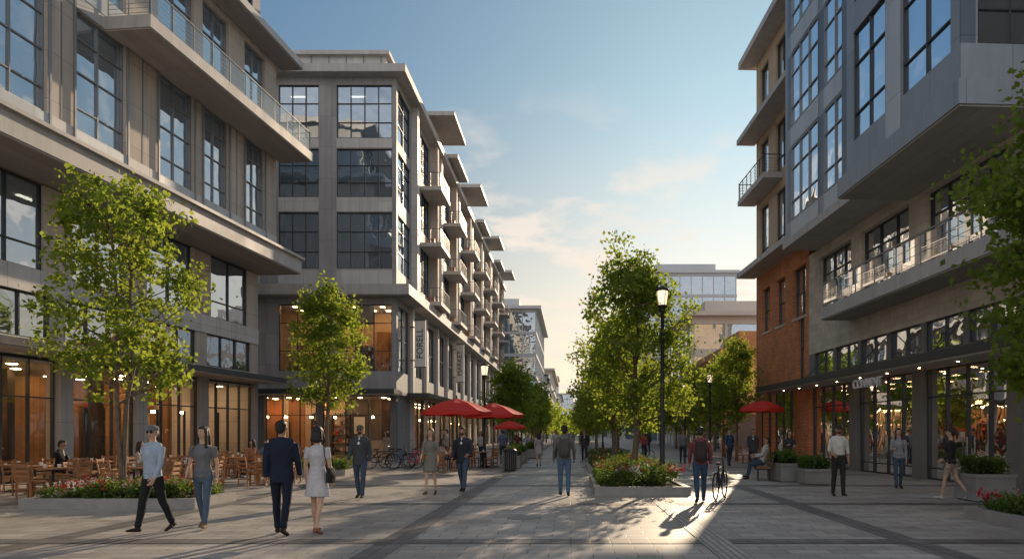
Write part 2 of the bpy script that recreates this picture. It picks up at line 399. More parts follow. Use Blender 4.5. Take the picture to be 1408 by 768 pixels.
strip(B, 'x', 'beige_panel', 0, 1, .4, Y0, 0, 7.05, 9.95, mid, rows=(.28,), glass='glass_blue')
for z in (6.6, 9.99): B.box('ceiling', -6, -.42, Y0, -.3, z, z+.3)
offlights(B, 'x', 0, 1, Y0, 0, 6.6, 8, .5); offlights(B, 'x', 0, 1, Y0, 0, 9.98, 8, .5)
B.box('fascia', -.4, 2.2, Y0, .4, 10.05, 10.75); B.box('soffit', -.38, 2.16, Y0, .36, 9.99, 10.049)
B.box('fascia', -.4, 2.35, Y0, .5, 10.75, 10.88)
up = [(-23.6, -21), (-20.1, -17.5), (-16.4, -14.0), (-12.95, -10.6), (-8.9, -6.7), (-6.1, -4.2), (-2.9, -1.1)]
B.box('light_panel', .62, 1.03, Y0, 0, 10.88, 11.9)
UC = (.34, .67)
strip(B, 'x', 'beige_panel', 1.0, 1, .4, Y0, 0, 11.9, 16.0, [(a, b, 2) for a, b in up], rows=(.2, .5, .78), glass='glass_blue', frame='frame_light', rec=.2)
B.box('light_panel', .6, 1.03, Y0, 0, 16.0, 17.1)
strip(B, 'x', 'beige_panel', 1.0, 1, .4, Y0, 0, 17.1, 20.6, [(a, b, 2) for a, b in up], rows=(.28, .64), glass='glass_blue', frame='frame_light', rec=.2)
for a, b in up:
    B.box('frame_light', 1.03, 1.09, a-.07, a, 10.9, 16.9); B.box('frame_light', 1.03, 1.09, b, b+.07, 10.9, 16.9)
    B.box('metal_pale', 1.031, 1.05, a, b, 10.95, 11.85); B.box('metal_pale', 1.031, 1.05, a, b, 16.45, 17.05)
for i in range(len(up)-1):
    c = (up[i][1]+up[i+1][0])/2
    if up[i+1][0]-up[i][1] > .8: B.box('grey_dark', 1.003, 1.012, c-.03, c+.03, 11.9, 16.0)
for z in (13.6, 16.2, 20.4): B.box('ceiling', -6, .58, Y0, -.3, z, z+.25)
for z in (16.2, 20.4): offlights(B, 'x', 1, 1, Y0, 0, z, 9, .4)
B.box('beige_panel', -14, .6, -.3, 0, 10.88, 20.6)
B.box('beige_panel', -.4, 1.0, Y0, 0, 20.6, 20.95)
B.box('fascia', -14, 2.2, Y0, .6, 20.95, 21.3); B.box('soffit', 1.01, 2.15, Y0, .55, 20.9, 20.949)
strip(B, 'x', 'grey_panel', .3, 1, .4, Y0, -.3, 21.3, 25, [(-24, -18, 4), (-17, -11, 4), (-10, -6, 3), (-5, -1, 3)], rows=(.3,), glass='glass_blue')
B.box('fascia', -14, 1.6, Y0, .3, 25, 25.5); B.box('grey_panel', -14, -.11, -.7, -.3, 21.3, 25)
B.box('fascia', 1.03, 2.8, -11.7, .4, 15.95, 16.4); B.box('soffit', 1.07, 2.76, -11.66, .36, 15.9, 15.949)
rail(B, 'x', 2.72, -11.6, .3, 16.4, glass='rail_glass', frame='frame_light'); rail(B, 'y', -11.6, 1.1, 2.7, 16.4, glass='rail_glass', frame='frame_light', step=.8)
rail(B, 'y', .3, 1.1, 2.7, 16.4, frame='frame_light', step=.8)
B.done(NM)

# ------------------------------------------------------------------ LEFT BUILDING 2 (apartments)
B = Geo('apartment_building', (-11.25, 44, 0), 0)
B.box('core', -24, -4.2, 4.2, 66, 0, 24.4); B.box('core', -24, -13.2, .3, 4.2, 0, 24.4)
YE = 67
fr = [(-12.4, -8.8, 4), (-7.6, -5.0, 3), (-3.85, -.28, 4)]
B.box('grey_panel', -22, .0, .0, .4, 11.0, 12.2)
rows = [(12.2, 15.8), (16.8, 19.9), (20.6, 24.0)]
for z0, z1 in rows: strip(B, 'y', 'grey_panel', 0, -1, .4, -22, 0, z0, z1, fr, rows=(.3, .66), glass='glass_blue')
for z0, z1 in ((15.8, 16.8), (19.9, 20.6), (24.0, 24.5)): B.box('grey_panel', -22, 0, 0.0, .4, z0, z1)
for z in (15.9, 20.0, 24.1): 
    B.box('ceiling', -13, -.42, .42, 4.2, z, z+.25); B.box('ceiling', -4.2, -.42, 4.2, 66, z, z+.25)
    offlights(B, 'y', 0, -1, -8, 0, z, 4, .4)
    offlights(B, 'x', 0, 1, 4, 66, z, 24, .3)
for a, b, c in fr:
    for z0, z1 in ((15.85, 16.75), (19.95, 20.55), (11.1, 12.1)): B.box('light_panel', a, b, -.03, -.003, z0, z1)
B.box('fascia', -22, .75, -.75, 0.0, 24.5, 25.0); B.box('fascia', -22, .75, .0, YE, 24.5, 25.0)
B.box('light_panel', -7.2, -1.0, 1.2, 8, 25, 26.5); B.box('fascia', -7.5, -.7, .9, 8.3, 26.5, 26.75)
for i in range(6): B.box('frame_light', -7.1+i*1.15, -7.04+i*1.15, 1.15, 1.197, 25, 26.5)
B.box('fascia', -22, 1.05, -1.0, 0, 10.35, 11.0); B.box('fascia', 0, 1.05, 0, YE, 10.35, 11.0)
B.box('soffit', -22, 1.0, -.96, -.003, 10.3, 10.349)
strip(B, 'y', 'grey_panel', 0, -1, .4, -22, 0, 5.6, 9.9, [(-7.6, -5.2, 2), (-3.85, -.28, 3)], rows=(.3, .72), glass='glass_warm')
B.box('grey_panel', -22, 0, 0, .4, 9.9, 10.35); B.box('grey_panel', -22, 0, 0, .4, 4.4, 5.6)
B.box('shop_cream', -13, -.6, 3.9, 4.1, 4.5, 10.2); B.box('ceiling', -13, -.42, .42, 3.9, 9.95, 10.2); B.box('ceiling', -13, -.42, .42, 3.9, 4.5, 4.7)
for x in (-7, -5.8, -3.2, -2.2, -1.2):
    for yy in (1.2, 2.6): B.box('warm_light', x-.12, x+.12, yy-.12, yy+.12, 9.9, 9.945)
B.box('shop_dark', -3.6, -2.6, 3, 3.85, 5, 7.6); B.box('wood_wall', -7.4, -6.4, 3, 3.85, 5, 8)
B.box('wood_wall', -2.2, -1.4, 3.3, 3.85, 4.7, 8.6); B.box('shop_orange', -1.2, -.7, 3.4, 3.85, 4.7, 6.5)
B.box('frame', -22, .3, -1.7, -.01, 4.05, 4.35); B.box('soffit', -22, .26, -1.66, -.03, 4.0, 4.049)
shop(B, 'y', 0, -1, -13, -.4, 4.05, depth=3.8, seed=11)
for a, b in ((-13, -8.9), (-8.5, -5.2), (-4.8, -.4)):
    win(B, 'y', 0, -1, a, b, 0, 4.05, cols=3, rows=(.1, .68), glass='shop_glass', blind=0, rec=.25)
for a in (-13.4, -8.9, -5.2, -.4): B.box('grey_dark', a, a+.4, 0, .4, 0, 4.4)
B.box('grey_panel', -.4, 0, .4, YE, 11.0, 12.2)
mods = 7
wl = [(.42, 3.8, 2)]; bal = []
for k in range(mods):
    y = 4+k*9
    wl += [(y+.9, y+2.6, 2), (y+3.3, y+6.2, 3), (y+7.0, y+8.5, 2)]; bal.append((y+2.9, y+6.6, k))
for z0, z1 in rows: strip(B, 'x', 'grey_panel', 0, 1, .4, .4, YE, z0, z1, wl, rows=(.35, .75), glass='glass_blue')
for z0, z1 in ((15.8, 16.8), (19.9, 20.6), (24.0, 24.5)): B.box('grey_panel', -.4, 0, .4, YE, z0, z1)
for k in range(mods):
    y = 4+k*9
    for a, b in ((y+.9, y+2.6), (y+7, y+8.5)):
        for z0, z1 in ((15.85, 16.75), (19.95, 20.55)): B.box('light_panel', .003, .03, a, b, z0, z1)
    B.box('light_panel', .003, .45, y+.1, y+.7, 11.0, 24.5)
for a, b, k in bal:
    for z in (11.1, 15.5, 19.7):
        B.box('fascia', .003, 1.6, a, b, z, z+.28)
        rail(B, 'x', 1.53, a+.03, b-.03, z+.28, frame='frame', step=.9, horiz=6)
        rail(B, 'y', a+.05, .05, 1.5, z+.28, frame='frame', step=.8, horiz=6); rail(B, 'y', b-.05, .05, 1.5, z+.28, frame='frame', step=.8)
        if random.random() < .5: B.box('wood_chair', .5, .95, a+.6, a+1.05, z+.28, z+.75)
    o = 2.3 if k % 2 == 0 else 1.5; zz = 26.0 if k % 2 == 0 else 25.3
    if k == 0: a2, b2 = a+1.6, b+3.5
    else: a2, b2 = a-1.0, b+1.2
    B.box('light_panel', -3, -.3, a2+.3, b2-.3, 25.0, zz); B.box('fascia', -5, o, a2, b2, zz, zz+.32)
    B.box('beige_panel', .003, .6, b+.05, b+.55, 11.0, 24.5)
B.box('grey_panel', -.4, 0, .4, YE, 9.9, 10.35); B.box('grey_panel', -.4, 0, .4, YE, 4.4, 5.6)
lw = [(.42, 3.4, 2)] + [(4+i*4.5+.5, 4+i*4.5+3.6, 3) for i in range(14)]
strip(B, 'x', 'grey_panel', 0, 1, .4, .4, YE, 5.6, 9.9, lw, rows=(.5,), glass='glass')
for i in range(14): B.box('light_panel', .003, .22, 4+i*4.5-.25, 4+i*4.5+.25, .0, 10.3)
shop(B, 'x', 0, 1, 4, YE, 4.05, depth=4, seed=5)
for i in range(14): win(B, 'x', 0, 1, 4+i*4.5+.26, 4+i*4.5+4.24, 0, 4.05, cols=3, rows=(.1, .7), glass='shop_glass', blind=0, rec=.2)
B.box('grey_panel', -.4, 0, .4, 4.2, 0, 4.4)
B.box('frame', .25, 1.7, 2, YE, 4.05, 4.3)
B.box('soffit', .02, .25, .5, YE, 4.06, 4.29)
B.box('grey_panel', -24, 0, YE, YE+.4, 0, 24.5)
B.done(NM)

def blade_sign(x, y, z0, z1, txt, dark=True):
    g = Geo('blade_sign', (x, y, 0)); 
    g.box('sign_white' if dark else 'sign_dark', 0, .75, -.08, .08, z0, z1); g.box('frame', -.35, 0, -.03, .03, z1-.5, z1-.42); g.box('frame', -.35, 0, -.03, .03, z0+.4, z0+.48)
    g.box('frame', -.02, .77, -.1, .1, z1, z1+.06); g.box('frame', -.02, .77, -.1, .1, z0-.06, z0)
    e = g.done()
    cu = bpy.data.curves.new('sign_letters', 'FONT'); cu.body = txt; cu.size = .62; cu.extrude = .01; cu.align_x = 'CENTER'; cu.align_y = 'CENTER'
    cu.materials.append(MATS['sign_dark' if dark else 'sign_white'])
    o = bpy.data.objects.new('sign_letters', cu); o.rotation_euler = (D2R(90), D2R(-90), 0); o.location = (.375, -.1, (z0+z1)/2); link(o, e)
blade_sign(-10.85, 47.5, 6.2, 9.4, 'FORELL')
blade_sign(-10.85, 64.5, 6.4, 9.9, 'MARKET')

# ------------------------------------------------------------------ RIGHT BUILDING
B = Geo('mixed_use_building', (11.5, 42.3, 0), D2R(2.75))
Y0 = -33
B.box('core', 6, 16, Y0, -.4, 0, 24); B.box('core', 3.6, 6, Y0, -.4, 4.2, 24)
shop(B, 'x', 0, -1, Y0, -1.6, 4.0, seed=21)
gc = [(-33, -28.6), (-28, -23.2), (-22.6, -18.2), (-17.6, -13.2), (-12.6, -8.2), (-6.2, -1.6)]
for a, b in gc:
    win(B, 'x', 0, -1, a, b, 0, 4.0, cols=4, rows=(.1, .72), glass='shop_glass', blind=0, rec=.3)
    B.box('steel', .16, .2, (a+b)/2-.12, (a+b)/2-.08, .9, 1.5); B.box('steel', .16, .2, (a+b)/2+.08, (a+b)/2+.12, .9, 1.5)
for a, b in ((-28.6, -28), (-23.2, -22.6), (-18.2, -17.6), (-13.2, -12.6)): B.box('grey_dark', -.0, .6, a, b, 0, 4.0)
B.box('brick_red', 0, .6, -8.2, -6.2, 0, 4.4); B.box('brick_red', -.05, .6, -1.6, 0, 0, 4.4)
B.box('brick_red', .6, 14, -.4, 0, 0, 11.2)
B.box('grey_dark', 0, .6, Y0, -8.2, 4.0, 4.45); B.box('grey_dark', 0.02, .6, -6.2, -1.6, 4.0, 4.4)
B.box('frame', -1.5, -.06, -31, -4.5, 3.85, 4.12); B.box('soffit', -1.46, -.08, -30.9, -4.6, 3.8, 3.849)
for y in (-26, -21, -16, -11): B.tube('frame', [(-1.3, y, 4.1), (0, y, 5.4)], .02, 6)
for i in range(12): B.box('warm_light', -.82, -.77, -30+i*2.1, -29.95+i*2.1, 3.785, 3.799)
strip(B, 'x', 'grey_dark', 0, -1, .5, Y0, -8.2, 4.45, 5.5, [(Y0+.4+i*2.4, Y0+.4+i*2.4+2.15, 2) for i in range(10)], rows=(), blind=.1)
B.box('stone_wall', 0.0, .5, Y0, -8.2, 5.5, 7.1)
sw = [(-32, -28.6, 3), (-27.6, -23.6, 4), (-22.6, -18.4, 4), (-17.4, -13.6, 3), (-12.8, -9.4, 3)]
strip(B, 'x', 'stone_wall', 0, -1, .5, Y0, -8.2, 7.1, 10.0, sw, rows=(.72,), glass='glass', rec=.3)
B.box('stone_wall', 0.0, .5, Y0, -8.2, 10.0, 10.45)
B.box('ceiling', .52, 6, Y0, -.4, 10.0, 10.3); B.box('ceiling', .62, 6, Y0, -.4, 6.7, 6.95)
offlights(B, 'x', 0, -1, Y0, 0, 9.99, 12, .6)
B.box('fascia', -1.35, -.003, -31, -12.8, 6.5, 6.98); B.box('soffit', -1.3, -.01, -30.9, -12.9, 6.45, 6.499)
rail(B, 'x', -1.28, -30.9, -12.9, 6.98, glass='rail_glass', frame='frame_light', step=1.5, horiz=3); rail(B, 'y', -12.9, -1.25, -.05, 6.98, frame='frame_light', step=.6)
strip(B, 'x', 'brick_red', 0, -1, .5, -8.2, 0, 4.4, 7.6, [(-7.6, -6.7, 1)], rows=(.5,), rec=.25)
strip(B, 'x', 'brick_red', 0, -1, .5, -8.2, 0, 7.6, 10.2, [(-7.8, -6.1, 2), (-4.9, -3.5, 1), (-2.5, -1.1, 1)], rows=(.5,), rec=.25)
B.box('brick_red', 0, .5, -8.2, 0, 10.2, 11.15)
for a, b in ((-7.8, -6.1), (-4.9, -3.5), (-2.5, -1.1)): B.box('stone_wall', -.05, -.003, a-.1, b+.1, 7.48, 7.6)
for z0, z1 in ((11.6, 15.2), (16.3, 19.1), (20.3, 23.6)):
    strip(B, 'x', 'tan_wall', 0, -1, .5, -9.3, 0, z0, z1, [(-8.6, -6.9, 2), (-6.1, -3.4, 3), (-2.2, -.7, 1)], rows=(.3,), rec=.2, glass='glass_blue')
for z0, z1 in ((11.15, 11.6), (15.2, 16.3), (19.1, 20.3), (23.6, 24.3)): B.box('tan_wall', 0, .5, -9.3, 0, z0, z1)
B.box('tan_wall', .5, 14, -.4, 0, 11.2, 24.3)
B.box('fascia', -1.15, -.003, -9.25, .35, 11.2, 11.5); B.box('fascia', -1.1, -.003, -4.6, .3, 15.7, 16.0); B.box('fascia', -1.15, -.003, -9.25, .35, 19.5, 19.8)
for y0, z in ((-4.5, 16.0),): 
    rail(B, 'x', -1.03, y0, .25, z, frame='frame', step=.8); rail(B, 'y', .22, -1.0, -.05, z, frame='frame'); rail(B, 'y', y0+.03, -1.0, -.05, z, frame='frame')
B.box('fascia', -1.0, 14, -9.3, .5, 24.3, 24.7)
xb = -1.6; ya, yb = -17.4, -9.3
B.box('metal_mid', xb, 5, yb-.3, yb, 10.5, 24); 
B.box('fascia', xb-.1, .0, ya, yb+.1, 10.45, 10.8); B.box('fascia', xb-.1, 5, ya, yb+.1, 24.0, 24.5)
zz = [(11.6, 15.0), (16.0, 19.4), (20.4, 23.6)]
for z0, z1 in zz:
    strip(B, 'x', 'metal_dark', xb, -1, .35, ya, yb-.3, z0, z1, [(ya+.5, ya+3.6, 3), (ya+4.2, ya+7.3, 3)], rows=(.25, .7), glass='glass_blue', rec=.05, frame='frame_light')
for z0, z1 in ((10.8, 11.6), (15.0, 16.0), (19.4, 20.4), (23.6, 24.0)): 
    B.box('metal_mid', xb, xb+.35, ya, yb-.3, z0, z1)
    if z1-z0 > .7:
        for q in (ya+.5, ya+4.2): B.box('metal_pale', xb-.03, xb-.003, q, q+3.1, z0+.06, z1-.06)
for z in (15.1, 19.5, 23.7): B.box('ceiling', xb+.37, 3.6, ya, yb-.35, z, z+.2); offlights(B, 'x', xb, -1, ya, yb, z, 3, .6)
B.box('core', xb+.37, .6, ya, yb-.35, 10.5, 10.9)
xa = -2.5; ya, yb = -24.4, -17.4
B.box('metal_dark', xa, xa+.4, yb-.4, yb, 10.8, 25.5); B.box('metal_dark', xa+.4, xb+.3, yb-.4, yb-.003, 10.8, 25.5)
B.box('metal_mid', xa-.15, 10, ya-.15, yb+.05, 10.15, 10.8); B.box('soffit', xa-.1, 10, ya-.1, yb, 10.1, 10.149)
for z0, z1 in ((11.8, 15.6), (16.6, 20.2), (21.2, 25)):
    strip(B, 'x', 'metal_mid', xa, -1, .4, ya+.05, yb-.4, z0, z1, [(ya+.45, ya+2.9, 2), (ya+3.9, ya+6.1, 2)], rows=(.25, .7), glass='glass_blue', rec=.12, frame='frame')
    B.box('metal_pale', xa-.03, xa-.003, ya+2.98, ya+3.82, z0-.9, z1)
    strip(B, 'y', 'metal_mid', ya, -1, .4, xa+.4, 10, z0, z1, [(xa+.45, xa+3.2, 3), (xa+3.6, xa+7.4, 3)], rows=(.25,), glass='glass', rec=.12)
for z0, z1 in ((10.8, 11.8), (15.6, 16.6), (20.2, 21.2), (25, 25.5)):
    B.box('metal_mid', xa, xa+.4, ya, yb-.4, z0, z1); B.box('metal_mid', xa+.4, 10, ya, ya+.4, z0, z1)
for z0, z1 in ((11.8, 15.6), (16.6, 20.2), (21.2, 25)): B.box('metal_dark', xa, xa+.4, ya, ya+.05, z0, z1)
for z in (15.7, 20.3, 25.05): B.box('ceiling', xa+.42, 10, ya+.42, yb-.4, z, z+.2); offlights(B, 'y', ya, -1, xa, 8, z, 7, .8); offlights(B, 'x', xa, -1, ya+.5, yb, z, 3, .7)
B.box('fascia', xa-.3, 10, ya-.3, yb+.1, 25.5, 26)
e = B.done(NM)
cu = bpy.data.curves.new('shop_sign_letters', 'FONT'); cu.body = 'CONVENT'; cu.size = .46; cu.extrude = .03
cu.materials.append(MATS['sign_white'])
o = bpy.data.objects.new('shop_sign_letters', cu); o.rotation_euler = (D2R(90), 0, D2R(-90)); o.location = (-1.52, -16.2, 3.3); link(o, e)

# ------------------------------------------------------------------ distant buildings
def block(name, x0, x1, y0, y1, h, fl, mw='pale_far', gl='glass_blue', over=1.0, bay=3.0, sp=.9):
    g = Geo(name); fh = h/fl
    g.box('core', x0+1, x1-1, y0+1, y1-1, 0, h-.3)
    for i in range(fl):
        z = i*fh
        g.box(mw, x0-.15, x1+.15, y0-.15, y1+.15, z+fh-sp, z+fh)
        g.quad(gl, (x0, y0, z), (x1, y0, z), (x1, y0, z+fh-sp), (x0, y0, z+fh-sp))
        g.quad(gl, (x0, y1, z), (x0, y0, z), (x0, y0, z+fh-sp), (x0, y1, z+fh-sp))
        g.quad(gl, (x1, y0, z), (x1, y1, z), (x1, y1, z+fh-sp), (x1, y0, z+fh-sp))
        n = max(2, int((x1-x0)/bay)); pw = .18 if sp > .6 else .07
        for k in range(n+1):
            x = x0+(x1-x0)*k/n; g.box(mw, x-pw, x+pw, y0-.12, y0+.1, z, z+fh-sp)
        n = max(2, int((y1-y0)/bay))
        for k in range(1, n+1):
            y = y0+(y1-y0)*k/n
            g.box(mw, x0-.12, x0+.1, y-pw, y+pw, z, z+fh-sp); g.box(mw, x1-.1, x1+.12, y-pw, y+pw, z, z+fh-sp)
    g.box(mw, x0-over, x1+over, y0-over, y1+over, h, h+.5)
    if x1-x0 > 8: g.box(mw, x0+2, x1-3, y0+3, y0+9, h+.5, h+2.4)
    g.done(NM)
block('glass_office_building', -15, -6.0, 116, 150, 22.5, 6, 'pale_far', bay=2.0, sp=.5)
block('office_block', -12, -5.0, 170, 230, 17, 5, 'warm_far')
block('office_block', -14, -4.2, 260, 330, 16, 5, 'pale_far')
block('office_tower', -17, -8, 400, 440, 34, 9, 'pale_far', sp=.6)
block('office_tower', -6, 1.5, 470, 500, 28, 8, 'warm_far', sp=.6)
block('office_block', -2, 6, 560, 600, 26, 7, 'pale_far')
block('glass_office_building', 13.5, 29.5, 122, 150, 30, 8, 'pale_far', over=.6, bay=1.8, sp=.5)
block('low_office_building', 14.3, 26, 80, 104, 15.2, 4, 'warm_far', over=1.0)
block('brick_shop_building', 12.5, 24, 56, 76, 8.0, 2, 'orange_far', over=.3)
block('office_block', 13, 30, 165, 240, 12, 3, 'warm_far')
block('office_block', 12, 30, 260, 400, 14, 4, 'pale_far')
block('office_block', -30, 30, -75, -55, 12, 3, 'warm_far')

# ------------------------------------------------------------------ ground
def plane(name, x0, x1, y0, y1, z, m):
    return mesh_obj(name, [(x0, y0, z), (x1, y0, z), (x1, y1, z), (x0, y1, z)], [(0, 1, 2, 3)], [m])
plane('plaza_ground', -2000, 2000, -300, 4000, 0, 'pavers')
g = Geo('paving_bands')
for i, (x, w) in enumerate(((-2.9, .45), (-8.2, .45), (4.9, .45), (-13.2, .45))):
    g.quad('pavers_dark', (x, -5, .004), (x+w, -5, .004), (x+w, 160, .004), (x, 160, .004))
y = 10.1
while y < 120:
    g.quad('pavers_dark', (-16, y, .008), (12, y, .008), (12, y+.42, .008), (-16, y+.42, .008)); y += 5.4
g.quad('pavers_light', (1.95, 2, .012), (2.4, 2, .012), (2.4, 17, .012), (1.95, 17, .012))
g.done({'pavers_dark': 'dark_bands', 'pavers_light': 'tactile_strip'})
g = Geo('manhole_cover', (-.9, 13.2, 0))
g.lathe('grey_dark', [(.33, .0), (.33, .013), (.3, .015)], 28); g.done()

# ------------------------------------------------------------------ foliage
def leaf_arrays(C, size, upbias=.3, r=rng):
    n = len(C)
    d = r.normal(size=(n, 3)); d[:, 2] -= .2; d /= np.linalg.norm(d, axis=1)[:, None]
    u = r.normal(size=(n, 3)); u[:, 2] += upbias*2
    s = np.cross(d, u); s /= (np.linalg.norm(s, axis=1)[:, None]+1e-9)
    nn = np.cross(s, d)
    L = size*r.uniform(.65, 1.25, size=(n, 1))
    v0 = C; v1 = C + d*L*.5 + s*L*.36 - nn*L*.06; v2 = C + d*L; v3 = C + d*L*.5 - s*L*.36 - nn*L*.06
    return np.stack([v0, v1, v2, v3], 1).reshape(-1, 3)
def build_mesh(name, wood, leaves, mats):
    wv, wf = wood
    V = [np.array([tuple(v) for v in wv], dtype=np.float32).reshape(-1, 3)] if wv else [np.zeros((0, 3), np.float32)]
    nw = len(V[0])
    loops = [np.array([i for f in wf for i in f], dtype=np.int32)] if wf else [np.zeros(0, np.int32)]
    sizes = [np.array([len(f) for f in wf], dtype=np.int32)] if wf else [np.zeros(0, np.int32)]
    mi = [np.zeros(len(wf), np.int32)]; tint = [np.zeros(nw, np.float32)]
    off = nw
    for arr, t, m in leaves:
        k = len(arr)//4
        V.append(arr.astype(np.float32)); loops.append(np.arange(off, off+4*k, dtype=np.int32)); sizes.append(np.full(k, 4, np.int32))
        mi.append(np.full(k, m, np.int32)); tint.append(np.repeat(t, 4).astype(np.float32)); off += 4*k
    V = np.concatenate(V); loops = np.concatenate(loops); sizes = np.concatenate(sizes); mi = np.concatenate(mi); tint = np.concatenate(tint)
    me = bpy.data.meshes.new(name)
    me.vertices.add(len(V)); me.vertices.foreach_set('co', V.ravel())
    me.loops.add(len(loops)); me.loops.foreach_set('vertex_index', loops)
    me.polygons.add(len(sizes)); st = np.concatenate([[0], np.cumsum(sizes)[:-1]]).astype(np.int32)
    me.polygons.foreach_set('loop_start', st)
    try: me.polygons.foreach_set('loop_total', sizes)
    except Exception: pass
    me.polygons.foreach_set('material_index', mi)
    at = me.attributes.new('tint', 'FLOAT', 'POINT'); at.data.foreach_set('value', tint)
    for m in mats: me.materials.append(MATS[m])
    me.update(calc_edges=True); me.validate()
    return me

def tree_mesh(name, seed, H, base, rad, ncl, per, lsize, stems=1, tr=.09, low=.35, shape=1.0, clr=.24):
    r = np.random.default_rng(seed)
    V = []; F = []
    def add(p, q):
        n = len(V); vs, fs = tube(p, q, seg=7); V.extend(vs); F.extend([tuple(i+n for i in f) for f in fs])
    def env(z):
        t = (z-base)/(H-base)
        if t < 0 or t > 1: return 0.05
        return rad*(math.sin(math.pi*min(1, (t*.93+.07))**.62)**.75)*(1-.12*t)*shape + .05
    tips = []
    for sidx in range(stems):
        ang0 = r.uniform(0, 6.28); sp = 0 if stems == 1 else .10
        pts = []; rr = []
        nseg = 9
        for i in range(nseg+1):
            t = i/nseg; z = t*H*.93
            o = sp*rad*2.2*t*(1-t*.3)
            pts.append(Vector((math.cos(ang0+sidx*2.4)*o + r.normal()*.03*min(1, t*4), math.sin(ang0+sidx*2.4)*o + r.normal()*.03*min(1, t*4), z)))
            rr.append(tr*(1 if stems == 1 else .62)*(1-t)**.8+.008)
        rr[0] *= 1.35
        add(pts, rr)
        nb = 26 if stems == 1 else 15
        for b in range(nb):
            t = low + (.93-low)*(b+r.uniform(0, 1))/nb
            z = t*H*.93; i = min(int(t*nseg), nseg-1); fz = t*nseg-i; p0 = pts[i].lerp(pts[i+1], fz)
            az = b*2.4 + r.uniform(-.4, .4)
            up = r.uniform(.45, 1.0) + t*.5
            L = max(.35, env(min(H*.97, z+.5)) * r.uniform(.7, 1.1))
            if z < base: L *= .9
            end = p0 + Vector((math.cos(az)*L, math.sin(az)*L, L*up*.75))
            end.z = min(end.z, H*.99)
            mid_ = p0.lerp(end, .5) + Vector((0, 0, -.06*L)) + Vector(r.normal(size=3)*.05)
            r0 = max(.012, rr[i]*.5)
            add([p0, mid_, end], [r0, r0*.6, .006])
            for k in range(5):
                q = (mid_.lerp(end, r.uniform(0, 1)) if k > 1 else p0.lerp(mid_, r.uniform(.5, 1)))
                e2 = q + Vector(r.normal(size=3))*.22*rad*.9 + Vector((0, 0, .15))
                add([q, q.lerp(e2, .5)+Vector(r.normal(size=3)*.02), e2], [.012, .008, .004]); tips.append(e2)
            tips.append(end); tips.append(mid_.lerp(end, .6))
    tips = np.array([tuple(t) for t in tips])
    idx = r.integers(0, len(tips), ncl)
    cc = tips[idx] + r.normal(size=(ncl, 3))*.14
    ne = ncl//5
    zz = base + (H-base)*r.beta(1.6, 1.6, ne); a = r.uniform(0, 6.28, ne); q = np.sqrt(r.uniform(.15, 1, ne))
    ee = np.array([env(z) for z in zz])*q
    cc = np.concatenate([cc, np.stack([np.cos(a)*ee, np.sin(a)*ee, zz], 1)])
    n = len(cc); ct = r.uniform(0, 1, n); cs = r.uniform(.6, 1.3, n)
    k = r.poisson(per, n)+3
    ci = np.repeat(np.arange(n), k)
    P = cc[ci] + r.normal(size=(len(ci), 3))*(clr*cs[ci])[:, None]*np.array([1, 1, .75])
    t = np.clip(ct[ci]*.7 + r.uniform(0, .3, len(ci)), 0, 1)
    keep = (P[:, 2] > base-.35)
    P = P[keep]; t = t[keep]
    A = leaf_arrays(P, lsize, r=r)
    return build_mesh(name, (V, F), [(A, t, 1)], ['bark', 'leaf_green'])
def place(me, name, x, y, s=1, rz=0, z=0):
    o = bpy.data.objects.new(name, me); o.location = (x, y, z); o.scale = (s, s, s); o.rotation_euler = (0, 0, rz); return link(o)
t1 = tree_mesh('young_tree_mesh', 3, 7.4, 2.6, 1.6, 300, 22, .125, stems=2, tr=.085, low=.3, clr=.14)
t2 = tree_mesh('medium_tree_mesh', 9, 7.6, 2.4, 1.6, 310, 22, .14, tr=.08, low=.3, clr=.15)
t3 = tree_mesh('full_tree_mesh', 14, 7.3, 1.9, 1.9, 450, 24, .135, tr=.11, low=.24, clr=.17)
t4 = tree_mesh('large_tree_mesh', 21, 8.6, 2.0, 2.1, 560, 28, .14, tr=.12, low=.26, clr=.19)
t5 = tree_mesh('second_tree_mesh', 44, 7.0, 1.9, 1.8, 380, 20, .15, tr=.11, low=.24, clr=.18)
tf = tree_mesh('far_tree_mesh', 31, 7.0, 1.8, 2.0, 210, 14, .27, tr=.11, low=.25, clr=.26)
tg = tree_mesh('far_tree_mesh_b', 37, 7.4, 1.8, 1.9, 210, 14, .27, tr=.11, low=.25, clr=.26)
T = 'deciduous_tree'
place(t1, T, -10.25, 15.6, 1, .4, .1)
place(t2, T, -9.7, 27.2, 1, 1.2, .1)
place(t3, T, 2.05, 21.5, 1, 0, .1)
place(t4, T, 9.35, 12.2, 1, 2.0, .1)
place(t5, T, 1.9, 30, .95, 2.0, .1)
place(t2, T, 9.6, 39.5, .95, 2.6); place(tf, T, 10.3, 46, 1.0, .6)
for i in range(9):
    place(tf if i % 2 else tg, T, 2.6+.5*math.sin(i*2.1), 38+i*10.5, .92+.12*math.sin(i*1.7), i*1.3)
for i in range(8):
    place(tg if i % 2 else tf, T, -4.4-.5*math.sin(i*1.9), 52+i*9.5, .92+.1*math.cos(i*2.3), i*1.9)
for i in range(5):
    place(tf, T, 10.5, 56+i*12, 1.0, i*1.1)
r = np.random.default_rng(5)
cl = []
for k in range(70):
    side = -1 if k % 2 else 1
    y = 135+k*5.5; x = side*(3.6 if side > 0 else 4.0)+r.normal()*1.0 - (0.2)
    for j in range(60): cl.append((x+r.normal()*1.4, y+r.normal()*1.6, 4.2+r.normal()*1.3))
cl = np.array(cl); cl = np.repeat(cl, 3, 0) + r.normal(size=(len(cl)*3, 3))*.4; cl[:, 2] = np.maximum(cl[:, 2], 1.2)
